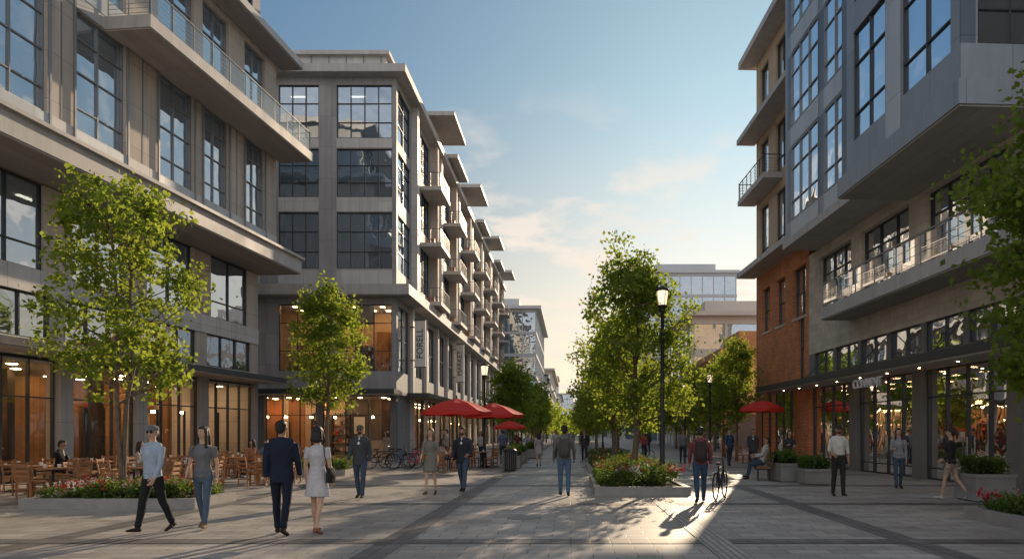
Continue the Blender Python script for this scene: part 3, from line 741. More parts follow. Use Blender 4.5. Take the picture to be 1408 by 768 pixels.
me = build_mesh('distant_tree_row', ([], []), [(leaf_arrays(cl, .9, r=r), r.uniform(0, 1, len(cl)), 0)], ['leaf_green'])
link(bpy.data.objects.new('distant_tree_row', me))

def shrubs(name, x0, x1, y0, y1, z, h, n, parent, flowers=(), size=.07, nf=0, seed=1):
    r = np.random.default_rng(seed)
    nc = max(6, int((x1-x0)*(y1-y0)*9))
    cc = np.stack([r.uniform(x0, x1, nc), r.uniform(y0, y1, nc), z + r.uniform(.25, .8, nc)*h], 1); cs = r.uniform(.6, 1.1, nc)
    ci = r.integers(0, nc, n)
    P = cc[ci] + r.normal(size=(n, 3))*np.array([.15, .15, h*.28])*cs[ci][:, None]
    P[:, 0] = np.clip(P[:, 0], x0-.05, x1+.05); P[:, 1] = np.clip(P[:, 1], y0-.05, y1+.05); P[:, 2] = np.maximum(P[:, 2], z)
    t = np.clip(r.uniform(0, 1, nc)[ci]*.7+r.uniform(0, .3, n), 0, 1)
    L = [(leaf_arrays(P, size, 1.0, r), t, 0)]; mats = ['shrub_green']
    for j, f in enumerate(flowers):
        m = nf//len(flowers); ng = max(2, m//10)
        gc = np.stack([r.uniform(x0, x1, ng), r.uniform(y0, y1, ng), np.full(ng, z+h*.9)], 1)
        Q = gc[r.integers(0, ng, m)] + r.normal(size=(m, 3))*np.array([.16, .16, .05])
        Q[:, 0] = np.clip(Q[:, 0], x0, x1); Q[:, 1] = np.clip(Q[:, 1], y0, y1)
        Q = np.repeat(Q, 4, 0)+r.normal(size=(m*4, 3))*.012
        L.append((leaf_arrays(Q, .06, 1.0, r), r.uniform(0, 1, m*4), j+1)); mats.append(f)
    me = build_mesh(name, ([], []), L, mats)
    o = bpy.data.objects.new(name, me); link(o, parent)
def bed(x0, x1, y0, y1, kh=.22, seed=1, n=6000, h=.32, nf=300):
    g = Geo('flower_bed'); w = .16
    g.box('granite', x0, x1, y0, y0+w, 0, kh); g.box('granite', x0, x1, y1-w, y1, 0, kh)
    g.box('granite', x0, x0+w, y0+w, y1-w, 0, kh); g.box('granite', x1-w, x1, y0+w, y1-w, 0, kh)
    g.box('soil', x0+w, x1-w, y0+w, y1-w, 0, kh-.05)
    e = g.done({'granite': 'stone_kerb', 'soil': 'soil_bed'})
    shrubs('flowers', x0+w, x1-w, y0+w, y1-w, kh-.03, h, n, e, ('flower_red', 'flower_pink', 'flower_white', 'flower_red'), nf=nf, seed=seed)
bed(-11.9, -8.1, 14.7, 16.5, seed=2, n=9000, nf=420)
bed(.62, 3.15, 17.9, 23.5, seed=3, n=16000, nf=450, h=.52)
bed(.7, 3.3, 28, 33, seed=4, n=7000, nf=250, h=.42)
bed(-10.6, -8.6, 26, 28.3, seed=5, n=5000, nf=80, h=.4)
bed(7.6, 10.3, 9.5, 13.2, seed=6, n=9000, nf=200)
bed(.8, 3.4, 37, 44, seed=7, n=5000, nf=150, h=.45)
def planter(x0, x1, y0, y1, h, seed, sh=.35, n=2500):
    g = Geo('planter_box')
    g.box('planter_box', x0, x1, y0, y1, 0.03, h-.08); g.box('planter_box', x0-.03, x1+.03, y0-.03, y1+.03, h-.08, h)
    g.box('soil', x0+.06, x1-.06, y0+.06, y1-.06, h, h+.01); g.box('frame', x0+.05, x1-.05, y0+.05, y1-.05, 0, .03)
    e = g.done({'planter_box': 'box', 'frame': 'feet'})
    shrubs('shrub', x0+.1, x1-.1, y0+.1, y1-.1, h, sh, n, e, seed=seed, size=.09)
planter(9.55, 10.5, 16.1, 17.0, .66, 11)
planter(6.95, 7.9, 22.6, 24.2, .62, 12, .3, 4000); planter(7.35, 8.15, 21.4, 22.2, .5, 13)
planter(-3.15, -2.3, 31, 32, .6, 14); planter(-3.3, -2.4, 36, 37.5, .6, 15); planter(-2.9, -2.0, 43, 45, .6, 18)

# ------------------------------------------------------------------ street furniture
def lamp(x, y, h):
    g = Geo('street_lamp', (x, y, 0))
    g.lathe('lamp_metal', [(.17, 0), (.17, .08), (.12, .14), (.10, .7), (.075, .8), (.06, h*.5), (.05, h-.75), (.09, h-.72), (.09, h-.66), (.05, h-.62)], 16)
    g.lathe('lamp_metal', [(.10, h-.62), (.14, h-.58), (.14, h-.53), (.1, h-.52)], 16)
    g.lathe('lamp_glow', [(.12, h-.52), (.165, h-.2), (.165, h-.12), (.12, h-.1)], 16)
    g.lathe('lamp_metal', [(.21, h-.1), (.2, h-.06), (.1, h), (.02, h+.06)], 16)
    for k in range(4):
        a = k*math.pi/2+.4; g.tube('lamp_metal', [(math.cos(a)*.13, math.sin(a)*.13, h-.53), (math.cos(a)*.175, math.sin(a)*.175, h-.1)], .009, 6)
    g.done({'lamp_metal': 'post', 'lamp_glow': 'lantern'}, smooth=('lamp_metal',))
lamp(2.72, 20.3, 5.95); lamp(8.15, 40, 5.1); lamp(7.7, 46, 5.0); lamp(-4.05, 32, 4.85); lamp(2.9, 45, 5.0); lamp(-4.2, 58, 5.0); lamp(2.9, 62, 5)
def umbrella(x, y, h, rad, name='patio_umbrella'):
    g = Geo(name, (x, y, 0)); n = 8
    vs = [(0, 0, h)]; fs = []
    for ring, (rr, z) in enumerate(((.5, -.2), (1., -.52))):
        for i in range(n*2):
            a = math.pi*i/n; sag = .0 if i % 2 == 0 else -.045*rr
            f = rad*rr*(1 if i % 2 == 0 else .935)
            vs.append((math.cos(a)*f, math.sin(a)*f, h+z*rad/1.4+sag))
    m = n*2
    for i in range(m):
        j = (i+1) % m; fs += [(0, 1+i, 1+j), (1+i, 1+m+i, 1+m+j, 1+j)]
    k = len(vs)
    for i in range(m): v = vs[1+m+i]; vs.append((v[0], v[1], v[2]-.16))
    for i in range(m):
        j = (i+1) % m; fs.append((1+m+i, k+i, k+j, 1+m+j))
    g.add('red_fabric', vs, fs)
    g.lathe('lamp_metal', [(.03, .05), (.03, h+.08), (.01, h+.12)], 8); g.lathe('granite', [(.3, 0), (.3, .08), (.06, .1)], 16)
    for i in range(0, m, 2):
        a = math.pi*i/n; g.tube('lamp_metal', [(0, 0, h-.45), (math.cos(a)*rad*.55, math.sin(a)*rad*.55, h-.27*rad)], .01, 5)
    g.done({'red_fabric': 'canopy', 'lamp_metal': 'pole', 'granite': 'base'})
umbrella(-4.85, 29, 3.1, 1.5); umbrella(-3.7, 32.5, 3.05, 1.45); umbrella(-4.2, 47, 2.45, 1.1)
umbrella(10.1, 36, 3.35, 1.2)

def chair_mesh():
    g = Geo('chair')
    g.box('wood_chair', -.22, .22, -.22, .22, .43, .47)
    for x in (-.2, .2):
        g.box('wood_chair', x-.02, x+.02, .18, .22, 0, .43); g.tube('wood_chair', [(x, -.2, 0), (x, -.21, .45), (x, -.29, .9)], .021, 6)
        g.box('wood_chair', x-.018, x+.018, -.2, .18, .2, .23)
    for z, y in ((.58, -.235), (.7, -.255), (.84, -.28)): g.box('wood_chair', -.2, .2, y-.012, y+.012, z-.035, z+.035)
    g.box('wood_chair', -.19, .19, .19, .21, .33, .36)
    o = g.single(); me = o.data; bpy.data.objects.remove(o); return me
def table_mesh():
    g = Geo('table')
    g.lathe('wood_chair', [(.36, .71), (.38, .72), (.38, .745), (.36, .75)], 20)
    g.lathe('lamp_metal', [(.03, .04), (.03, .71)], 8)
    g.lathe('lamp_metal', [(.24, 0), (.24, .02), (.04, .05)], 14)
    g.lathe('sign_white', [(.03, .751), (.04, .80), (.04, .84)], 10, (.12, .05)); g.lathe('sign_white', [(.03, .751), (.04, .80), (.04, .84)], 10, (-.14, -.08))
    o = g.single(); me = o.data; bpy.data.objects.remove(o); return me
cm = chair_mesh(); tm = table_mesh()
def dining(x, y, n=2, a0=0):
    place(tm, 'cafe_table', x, y)
    for i in range(n):
        a = a0+i*2*math.pi/n+random.uniform(-.15, .15)
        place(cm, 'cafe_chair', x+math.cos(a)*.62, y+math.sin(a)*.62, 1, a+math.pi/2+random.uniform(-.2, .2))
R = random.Random(4)
for (x, y) in ((-14.6, 18.6), (-13.2, 17.4), (-12.8, 20), (-14.9, 21.5), (-12.3, 22.2), (-11.0, 19.8), (-14.4, 24.3), (-12.2, 25), (-10.4, 23.6), (-13.6, 27.6), (-12, 28.4), (-14, 31), (-12.2, 31.6), (-12.9, 34), (-11.2, 17.8),
               (-5.3, 28.4), (-4.2, 31.8), (-9.6, 21.4)):
    dining(x, y, R.choice([2, 3, 3, 4]), R.uniform(0, 3))
dining(10.3, 33, 3, 1); dining(9.6, 36, 3, .3); dining(-15.7, 19.2, 2, 1.0)

def bench(x, y, rz, w=1.7):
    g = Geo('bench', (x, y, 0), rz)
    for i in range(4): g.box('wood_chair', -w/2, w/2, -.22+i*.115, -.12+i*.115, .42, .455)
    for i in range(3): g.box('wood_chair', -w/2, w/2, -.27-.03*i, -.245-.03*i, .53+i*.13, .63+i*.13)
    for s in (-w/2+.15, w/2-.15):
        g.box('lamp_metal', s-.03, s+.03, -.2, -.15, 0, .42); g.box('lamp_metal', s-.03, s+.03, .17, .22, 0, .42); g.box('lamp_metal', s-.03, s+.03, -.15, .17, .37, .417)
        g.tube('lamp_metal', [(s, -.2, .4), (s, -.33, .95)], .02, 6)
    g.done({'wood_chair': 'slats', 'lamp_metal': 'legs'})
bench(6.75, 23.9, D2R(75), 1.5)

def bicycle(x, y, rz, col='lamp_metal'):
    g = Geo('bicycle', (x, y, 0), rz)
    for cx in (-.52, .52):
        ring = [(cx+.33*math.cos(a), 0, .345+.33*math.sin(a)) for a in np.linspace(0, 2*math.pi, 25)]
        vs, fs = tube(ring, .02, side=(0, 1, 0), seg=6); g.add('rubber', vs, fs)
        for k in range(10):
            a = k*math.pi/5; g.tube('steel', [(cx, 0, .34), (cx+.32*math.cos(a), 0, .34+.32*math.sin(a))], .003, 4)
        g.tube('steel', [(cx, -.05, .34), (cx, .05, .34)], .025, 8)
    T_ = lambda a, b, r=.02: g.tube(col, [a, b], r, 6)
    T_((-.52, 0, .34), (-.08, 0, .3)); T_((-.08, 0, .3), (-.2, 0, .82)); T_((-.52, 0, .34), (-.18, 0, .75)); T_((-.08, 0, .3), (.36, 0, .72)); T_((-.18, 0, .76), (.35, 0, .8)); T_((.33, 0, .9), (.52, 0, .34))
    T_((.33, 0, .9), (.32, 0, 1.0)); T_((.32, -.26, 1.02), (.32, .26, 1.02), .013)
    vs, fs = ellip((-.22, 0, .88), (.14, .07, .035)); g.add('rubber', vs, fs)
    g.tube('steel', [(-.08, -.06, .3), (-.08, -.06, .16)], .012, 5); g.tube('steel', [(-.08, .06, .3), (-.08, .06, .44)], .012, 5)
    g.done({'rubber': 'tyres', 'steel': 'spokes', col: 'bike_frame'})
for i, (x, y) in enumerate(((-8.5, 30.6), (-7.55, 31.0), (-6.75, 30.5), (-8.1, 31.8), (-7.0, 32.0), (-6.0, 31.4))):
    bicycle(x, y, D2R(12+R.uniform(-16, 16)), ('lamp_metal', 'blue_paint', 'red_fabric')[i % 3])
g = Geo('bike_rack')
for i in range(4): g.tube('steel', [(-8.7+i*.8, 31.35, 0), (-8.7+i*.8, 31.35, .75), (-8.35+i*.8, 31.35, .8), (-8.3+i*.8, 31.35, .75), (-8.3+i*.8, 31.35, 0)], .022, 6)
g.done()
bicycle(3.72, 17.0, D2R(66))
bicycle(3.9, 38.5, D2R(10))

g = Geo('litter_bin', (-2.6, 29.2, 0))
g.lathe('lamp_metal', [(.24, 0), (.26, .04), (.27, .8), (.29, .82), (.29, .88), (.2, .95)], 18)
for i in range(18):
    a = i*2*math.pi/18; g.tube('frame_light', [(math.cos(a)*.275, math.sin(a)*.275, .08), (math.cos(a)*.283, math.sin(a)*.283, .8)], .012, 4)
g.done()

# ------------------------------------------------------------------ people
def cloth(col, kind='c'):
    k = 'fab_%s_%.3f_%.3f_%.3f' % (kind, *col)
    if k in MATS: return k
    if kind == 'skin': m = surf(k, col, .5, .06, 6, .03, spec=.4); 
    elif kind == 'hair': m = surf(k, col, .55, .35, 30, .4)
    else: m = surf(k, col, .85, .12, 7, .5, spec=.2)
    if kind == 'c':
        nt = m.node_tree; bp = [n for n in nt.nodes if n.type == 'BUMP'][0]
        tc = [n for n in nt.nodes if n.type == 'TEX_COORD'][0]
        w = nd(nt, 'ShaderNodeTexNoise', {'Scale': 9.0, 'Detail': 3.0, 'Distortion': 1.5}); mp = nd(nt, 'ShaderNodeMapping'); mp.inputs['Scale'].default_value = (1, 1, .5)
        nt.links.new(tc.outputs['Object'], mp.inputs[0]); nt.links.new(mp.outputs[0], w.inputs['Vector'])
        nt.links.new(w.outputs['Fac'], bp.inputs['Height']); bp.inputs['Distance'].default_value = .06; bp.inputs['Strength'].default_value = .6
    return k
SK1, SK2, SK3 = (.55, .35, .25), (.40, .23, .15), (.18, .09, .055)
def person(name, x, y, heading, H=1.76, woman=False, skin=SK1, hair=(.02, .015, .012), hs='short', top=(.1, .1, .1), bottom=(.03, .04, .07), shoe=(.03, .025, .02),
           outfit='shirt', sleeves='long', legs='long', LL=(18, 6), RL=(-16, 14), LA=(-14, 7, 14), RA=(16, 7, 20), yaw=0, extras=(), ex=(.04, .03, .03), vox=.012, seated=False, tilt=0, lean=0):
    mats = [cloth(skin, 'skin'), cloth(hair, 'hair'), cloth(top), cloth(bottom), cloth(shoe), cloth(ex), 'sign_dark', cloth((.75, .74, .72)), cloth((.38, .12, .1), 'skin'), cloth((.025, .025, .03))]
    SKN, HR, TP, BT, SH, EX, DK, WH, LP, ST = range(10)
    prims = []; post = []
    def P(m, vf): prims.append((m, vf))
    def Q(m, vf): post.append((m, vf))
    sw = .163 if woman else .188; hw = .085 if woman else .09; k = .9 if woman else 1.0
    feet = []
    legs_pts = []
    for s, (a, kn) in ((-1, LL), (1, RL)):
        a = D2R(a); kn_ = D2R(kn); hip = Vector((s*hw, 0, 0))
        kp = hip + Vector((s*.01, math.sin(a), -math.cos(a)))*.43
        sa = a-kn_
        an = kp + Vector((-s*.008, math.sin(sa), -math.cos(sa)))*.41
        if seated: p = 0
        else: p = sa*.85 if sa < 0 else sa*.5
        fd = Vector((s*.12, math.cos(p), math.sin(p))).normalized(); dn = Vector((0, math.sin(p), -math.cos(p)))
        heel = an - fd*.05 + dn*.075; toe = an + fd*.19 + dn*.075
        legs_pts.append((s, hip, kp, an, fd, dn, sa)); feet += [heel.z, (an+fd*.12+dn*.075).z]
    hz = -min(feet) + .006
    up = Vector((0, 0, hz))
    for s, hip, kp, an, fd, dn, sa in legs_pts:
        hip = hip+up; kp = kp+up; an = an+up
        bare = legs in ('bare',); shorts = legs == 'shorts'
        back = Vector((0, -math.cos(sa), -math.sin(sa)))*.012
        calf = kp.lerp(an, .35)+back; thm = hip.lerp(kp, .5)
        if bare or shorts:
            P(SKN, tube([hip, thm, kp, calf, kp.lerp(an, .75), an], [.078*k, .068*k, .05*k, .05*k, .034*k, .032*k]))
        if shorts: P(BT, tube([hip, thm, hip.lerp(kp, .62)], [.098*k, .09*k, .086*k], cap=.15))
        if not bare and not shorts:
            slim = .88 if woman else 1.0
            P(BT, tube([hip, thm, kp, calf, kp.lerp(an, .75), an+Vector((0, 0, .015))], [.096*k, .082*slim, .063*slim, .062*slim, .052*slim, .054*slim], cap=.3))
        c0 = an - fd*.045 + dn*.045; c1 = an + fd*.05 + dn*.045; c2 = an + fd*.13+dn*.055; c3 = an+fd*.175+dn*.06
        P(SH, tube([c0, c1, c2, c3], [(.036*k+.002, .034), (.04*k, .034), (.044*k, .024), (.034*k, .018)], side=(1, 0, 0), cap=.7))
        P(SH, tube([an+dn*.0, an+dn*.05], [.04*k, .04*k], cap=.3))
    zt = hz - .91
    def tz(z, yy=0, xx=0):
        l = math.sin(D2R(lean))*(z-.95) if z > .95 else 0
        return Vector((xx, yy+l, z+zt))
    sf = (1, 0, 0)
    if woman:
        rings = [(.86, .155, .105), (.95, .16, .11), (1.02, .145, .1), (1.1, .122, .09), (1.2, .138, .105), (1.29, .152, .118), (1.37, .155, .095), (1.42, .12, .07), (1.46, .055, .05)]
    else:
        rings = [(.86, .155, .11), (.95, .165, .115), (1.02, .158, .112), (1.1, .155, .11), (1.22, .175, .118), (1.33, .192, .122), (1.39, .185, .105), (1.435, .135, .08), (1.475, .065, .058)]
    P(BT if legs != 'bare' else TP, tube([tz(.80), tz(.88), tz(.97), tz(1.02)], [(.12, .085), (rings[0][1]+.002, rings[0][2]), (rings[1][1]*.98, rings[1][2]), (rings[2][1]*.95, .09)], side=sf, seg=20))
    g = 1.0
    if outfit in ('jacket', 'coat'): g = 1.07
    tr_ = [(z, a*g, b*g) for z, a, b in rings if z >= (1.0 if outfit == 'tucked' else .9)]
    if outfit in ('shirt', 'tee', 'top'): tr_ = [(.885, rings[0][1]*1.04, rings[0][2]*1.05)] + tr_
    if outfit == 'jacket': tr_ = [(.80, .178, .125), (.86, .176, .125)] + tr_
    if outfit == 'coat': tr_ = [(.60, .2, .15), (.78, .19, .14)] + tr_
    if outfit == 'dress': tr_ = [(.60, .215, .155), (.70, .2, .145), (.80, .182, .13), (.88, .17, .12)] + tr_[1:]
    P(TP, tube([tz(z, -.005 if z > 1.3 else 0) for z, a, b in tr_], [(a, b) for z, a, b in tr_], side=sf, seg=22, cap=.12))
    if not woman: 
        P(TP, tube([tz(1.425, 0, -sw+.02), tz(1.45, 0, 0), tz(1.425, 0, sw-.02)], [(.045*g), .055, (.045*g)], side=(0, 0, 1)))
    P(SKN, tube([tz(1.43, -.005), tz(1.5, .005), tz(1.57, .012)], [.058*k, .052*k, .055*k]))
    if outfit in ('jacket', 'shirt', 'coat', 'tucked'): P(TP, tube([tz(1.455, -.01), tz(1.495, -.008)], [.07*k, .06*k], cap=.1))
    if outfit == 'jacket':
        Q(WH, tube([tz(1.47, .062), tz(1.3, .135)], [(.012, .006), (.035, .008)], side=(1, 0, 0), seg=8))
    for s, arm in ((-1, LA), (1, RA)):
        swg, ab, el = arm[:3]; ab2 = arm[3] if len(arm) > 3 else ab*.4-2
        sh = tz(1.40, -.005, s*sw)
        f = lambda sw_, a_: Vector((s*math.sin(D2R(a_)), math.cos(D2R(a_))*math.sin(D2R(sw_)), -math.cos(D2R(a_))*math.cos(D2R(sw_))))
        u = f(swg, ab); e = sh+u*.285; v = f(swg+el, ab2); w = e+v*.25
        hd = f(swg+el+6, ab2)
        P(SKN, tube([sh, e, e.lerp(w, .3), w, w+hd*.02], [.046*k, .037*k, .037*k, .026*k, .025*k]))
        if sleeves == 'long':
            gg = 1.1 if outfit in ('jacket', 'coat') else 1.0
            P(TP, tube([sh, sh.lerp(e, .5), e, e.lerp(w, .35), e.lerp(w, .92)], [.062*k*gg, .053*k*gg, .046*k*gg, .044*k*gg, .036*k*gg], cap=.2))
        elif sleeves == 'short':
            P(TP, tube([sh, sh.lerp(e, .3), sh.lerp(e, .62)], [.061*k, .056*k, .055*k], cap=.15))
        elif sleeves == 'roll':
            P(TP, tube([sh, sh.lerp(e, .5), e, e.lerp(w, .3)], [.06*k, .053*k, .047*k, .046*k], cap=.2))
        pn = Vector((-s, 0, 0)); pn = (pn - hd*pn.dot(hd)).normalized(); wd = hd.cross(pn)
        if wd.y < 0: wd = -wd
        pe = w+hd*.095
        P(SKN, tube([w+hd*.005, w+hd*.04, w+hd*.075, pe], [(.026, .017), (.036, .016), (.04*k, .014), (.037*k, .012)], side=tuple(wd)))
        for i in range(4):
            b = pe - hd*.012 + wd*(1.5-i)*.0195*k; ln = [.07, .08, .075, .058][i]*k; cr = .35+.12*i
            p1 = b+(hd*math.cos(cr*.6)+pn*math.sin(cr*.6))*ln*.45; p2 = p1+(hd*math.cos(cr*1.6)+pn*math.sin(cr*1.6))*ln*.33; p3 = p2+(hd*math.cos(cr*2.4)+pn*math.sin(cr*2.4))*ln*.25
            Q(SKN, tube([b, p1, p2, p3], [.0095*k, .009*k, .008*k, .0065*k], seg=7))
        b = w+hd*.035+wd*.026; p1 = b+(hd*.6+wd*.65+pn*.35).normalized()*.038*k; p2 = p1+(hd*.9+wd*.15+pn*.35).normalized()*.032*k
        Q(SKN, tube([b, p1, p2], [.012*k, .0105*k, .008*k], seg=7))
        if 'phone' in extras and s == 1: Q(DK, tube([pe+pn*.03-hd*.03, pe+pn*.03+hd*.09], [(.036, .005), (.036, .005)], side=tuple(wd), seg=8))
    hs_ = len(prims); qs_ = len(post)
    hk = 1.0 if not woman else .96
    def h(xx, yy, z): return tz(z, yy, xx)
    P(SKN, ellip(h(0, .005, 1.655), (.074*hk, .094*hk, .098), 18, 12))
    P(SKN, tube([h(0, .03, 1.64), h(0, .04, 1.585), h(0, .052, 1.552)], [(.064*hk, .066), (.052*hk, .055), (.03*hk, .034)], side=sf, seg=16))
    P(SKN, tube([h(0, .095, 1.66), h(0, .112, 1.625), h(0, .104, 1.612)], [.010, .0155, .012], seg=8))
    for s in (-1, 1):
        P(SKN, ellip(h(s*.077*hk, .0, 1.635), (.012, .02, .032), 8, 6))
        Q(WH, ellip(h(s*.03, .0895, 1.652), (.0135, .009, .0075), 8, 6)); Q(ST, ellip(h(s*.03, .0965, 1.652), (.0062, .004, .0062), 8, 6))
        Q(HR, tube([h(s*.014, .098, 1.674), h(s*.047, .086, 1.675)], [.0045, .0035], seg=6))
        if 'sunglasses' in extras: Q(ST, ellip(h(s*.031, .1, 1.65), (.027, .010, .02), 12, 6)); Q(ST, tube([h(s*.055, .095, 1.657), h(s*.079, 0, 1.652)], .004, seg=5))
    if 'sunglasses' in extras: Q(ST, tube([h(-.02, .107, 1.655), h(.02, .107, 1.655)], .004, seg=5))
    Q(LP, tube([h(-.023, .09, 1.585), h(0, .099, 1.583), h(.023, .09, 1.585)], [.003, .0065, .003], side=(0, 0, 1), seg=6))
    if hs == 'short':
        P(HR, ellip(h(0, -.022, 1.69), (.083, .09, .074), 16, 10)); P(HR, ellip(h(0, -.05, 1.63), (.074, .06, .075), 14, 9)); P(HR, ellip(h(0, .03, 1.722), (.064, .065, .035), 14, 8))
    elif hs in ('long', 'bob', 'tail'):
        P(HR, ellip(h(0, -.02, 1.69), (.086, .094, .08), 16, 10)); P(HR, ellip(h(0, .025, 1.725), (.066, .066, .036), 14, 8))
        if hs == 'tail':
            P(HR, ellip(h(0, -.05, 1.63), (.07, .055, .07))); P(HR, tube([h(0, -.11, 1.69), h(0, -.15, 1.62), h(0, -.13, 1.48)], [.03, .033, .012]))
        else:
            zb = 1.50 if hs == 'bob' else 1.34
            P(HR, tube([h(0, -.035, 1.68), h(0, -.06, 1.58), h(0, -.075, zb+.02), h(0, -.08, zb)], [(.086, .07), (.094, .062), (.1, .05), (.08, .035)], side=sf, seg=16))
            for s in (-1, 1): P(HR, tube([h(s*.066, .02, 1.70), h(s*.082, .022, 1.6), h(s*.084, .03, zb+.05), h(s*.07, .04, zb)], [(.026, .034), (.022, .032), (.024, .03), (.012, .016)], side=sf, seg=10))
    if 'cap' in extras:
        P(EX, ellip(h(0, -.005, 1.705), (.088, .104, .066), 16, 10)); P(EX, tube([h(0, .07, 1.70), h(0, .135, 1.69), h(0, .165, 1.682)], [(.066, .012), (.06, .008), (.035, .005)], side=sf, seg=14))
    if 'beard' in extras: P(HR, tube([h(0, .045, 1.588), h(0, .06, 1.548)], [(.056, .055), (.036, .036)], side=sf, seg=14))
    piv = h(0, 0, 1.55); Mh = Matrix.Rotation(D2R(yaw), 4, 'Z') @ Matrix.Rotation(D2R(tilt), 4, 'X')
    def turn(vf): return ([Mh @ (v-piv) + piv for v in vf[0]], vf[1])
    prims[hs_:] = [(m, turn(vf)) for m, vf in prims[hs_:]]; post[qs_:] = [(m, turn(vf)) for m, vf in post[qs_:]]
    if 'backpack' in extras:
        P(EX, tube([tz(1.40, -.17), tz(1.36, -.19), tz(1.15, -.21), tz(.99, -.2), tz(.96, -.19)], [(.10, .05), (.135, .075), (.15, .09), (.145, .08), (.12, .05)], side=sf, seg=18))
        P(EX, tube([tz(1.2, -.29), tz(1.1, -.30), tz(1.02, -.285)], [(.09, .02), (.11, .035), (.10, .025)], side=sf, seg=12))
        for s in (-1, 1): P(EX, tube([tz(1.36, -.13, s*.09), tz(1.455, -.03, s*.1), tz(1.43, .06, s*.11), tz(1.32, .118, s*.115), tz(1.12, .07, s*.15)], [(.026, .012)]*5, side=sf, seg=8))
    if 'bag' in extras or 'tote' in extras:
        s = 1; zb = .95 if 'bag' in extras else .98
        P(EX, tube([tz(zb+.12, -.02, s*.235), tz(zb, -.02, s*.25), tz(zb-.12, -.02, s*.245)], [(.035, .11), (.055, .14), (.045, .135)], side=sf, seg=14, cap=.2))
        Q(EX, tube([tz(zb+.12, .08, s*.235), tz(1.3, .11, s*.19), tz(1.465, 0, s*.11), tz(1.3, -.13, s*.19), tz(zb+.12, -.12, s*.235)], .009, seg=6))
    V = []; F = []; MI = []
    for m, (vs, fs) in prims:
        n = len(V); V += [tuple(q) for q in vs]; F += [tuple(i+n for i in q) for q in fs]; MI += [m]*len(fs)
    me = bpy.data.meshes.new('tmp'); me.from_pydata(V, [], F); me.update()
    bm = bmesh.new(); bm.from_mesh(me); bmesh.ops.recalc_face_normals(bm, faces=bm.faces[:]); bm.to_mesh(me); bm.free()
    ob = bpy.data.objects.new('tmp', me); link(ob)
    md = ob.modifiers.new('r', 'REMESH'); md.mode = 'VOXEL'; md.voxel_size = vox
    ms = ob.modifiers.new('s', 'SMOOTH'); ms.iterations = 2; ms.factor = .5
    dg = bpy.context.evaluated_depsgraph_get(); ev = ob.evaluated_get(dg); m2 = bpy.data.meshes.new_from_object(ev)
    bvh = BVHTree.FromPolygons(V, F)
    RV = [v.co.copy() for v in m2.vertices]; RF = [tuple(p.vertices) for p in m2.polygons]
    RM = []
    for p in m2.polygons:
        hit = bvh.find_nearest(p.center); RM.append(MI[hit[2]] if hit[2] is not None else 0)
    bpy.data.objects.remove(ob); bpy.data.meshes.remove(me); bpy.data.meshes.remove(m2)
    for m, (vs, fs) in post:
        n = len(RV); RV += list(vs); RF += [tuple(i+n for i in q) for q in fs]; RM += [m]*len(fs)
    o = mesh_obj(name, RV, RF, mats, RM, smooth=True, loc=(x, y, 0.012), rz=D2R(heading))
    sc = H/1.755; o.scale = (sc, sc, sc)
    return o

person('walking_man', -6.92, 11.3, 160, 1.75, skin=SK1, hair=(.12, .11, .1), top=(.36, .44, .54), bottom=(.02, .02, .022), outfit='shirt', LL=(-14, 12), RL=(15, 3), LA=(10, 8, 18), RA=(-12, 8, 12), yaw=22, extras=('cap', 'sunglasses'), ex=(.16, .18, .2), vox=.0105)
person('walking_woman', -6.33, 11.75, 190, 1.74, True, SK1, (.025, .015, .01), 'long', (.16, .165, .18), (.09, .13, .19), outfit='top', sleeves='short', LL=(14, 4), RL=(-12, 16), LA=(-8, 9, 12), RA=(6, 9, 25), yaw=-18, extras=('tote',), ex=(.2, .12, .08), vox=.0105, shoe=(.2, .15, .1))
person('walking_man', -4.66, 11.0, 8, 1.82, skin=SK2, hair=(.015, .012, .01), top=(.018, .025, .045), bottom=(.015, .02, .035), outfit='jacket', LL=(10, 3), RL=(-10, 14), LA=(-6, 8, 10), RA=(8, 9, 16), yaw=-15, vox=.0105)
person('walking_woman', -4.12, 11.1, -8, 1.72, True, SK1, (.015, .012, .01), 'bob', (.55, .53, .55), (.1, .1, .1), outfit='dress', sleeves='short', legs='bare', LL=(8, 3), RL=(-9, 10), LA=(-4, 8, 14), RA=(-2, 12, 14), yaw=14, extras=('bag',), ex=(.03, .025, .025), vox=.0105, shoe=(.3, .12, .07))
person('walking_man', -5.25, 17, 182, 1.8, skin=SK2, hair=(.02, .015, .01), top=(.06, .065, .075), bottom=(.06, .08, .12), outfit='jacket', LL=(12, 4), RL=(-10, 12), LA=(-5, 9, 10), RA=(8, 9, 18), extras=('sunglasses', 'beard', 'cap'), ex=(.12, .11, .1))
person('walking_woman', -3.7, 18, 175, 1.72, True, SK1, (.10, .05, .025), 'long', (.2, .19, .165), (.1, .1, .1), outfit='dress', sleeves='roll', legs='bare', LL=(-8, 10), RL=(10, 3), LA=(-4, 9, 16), RA=(8, 9, 30), shoe=(.08, .05, .04))
person('walking_man', -3.0, 18.9, 172, 1.78, skin=SK2, hair=(.02, .015, .01), top=(.035, .04, .05), bottom=(.07, .10, .15), outfit='jacket', LL=(14, 4), RL=(-14, 14), LA=(4, 12, 60, -5), RA=(10, 9, 22), extras=('beard', 'tote'), ex=(.04, .03, .03))
person('walking_man', -.17, 17.6, 3, 1.8, skin=SK3, hair=(.012, .01, .01), top=(.15, .15, .145), bottom=(.08, .14, .22), outfit='shirt', LL=(7, 2), RL=(-5, 8), LA=(4, 12, 30), RA=(4, 12, 30), extras=('backpack',), ex=(.08, .08, .075))
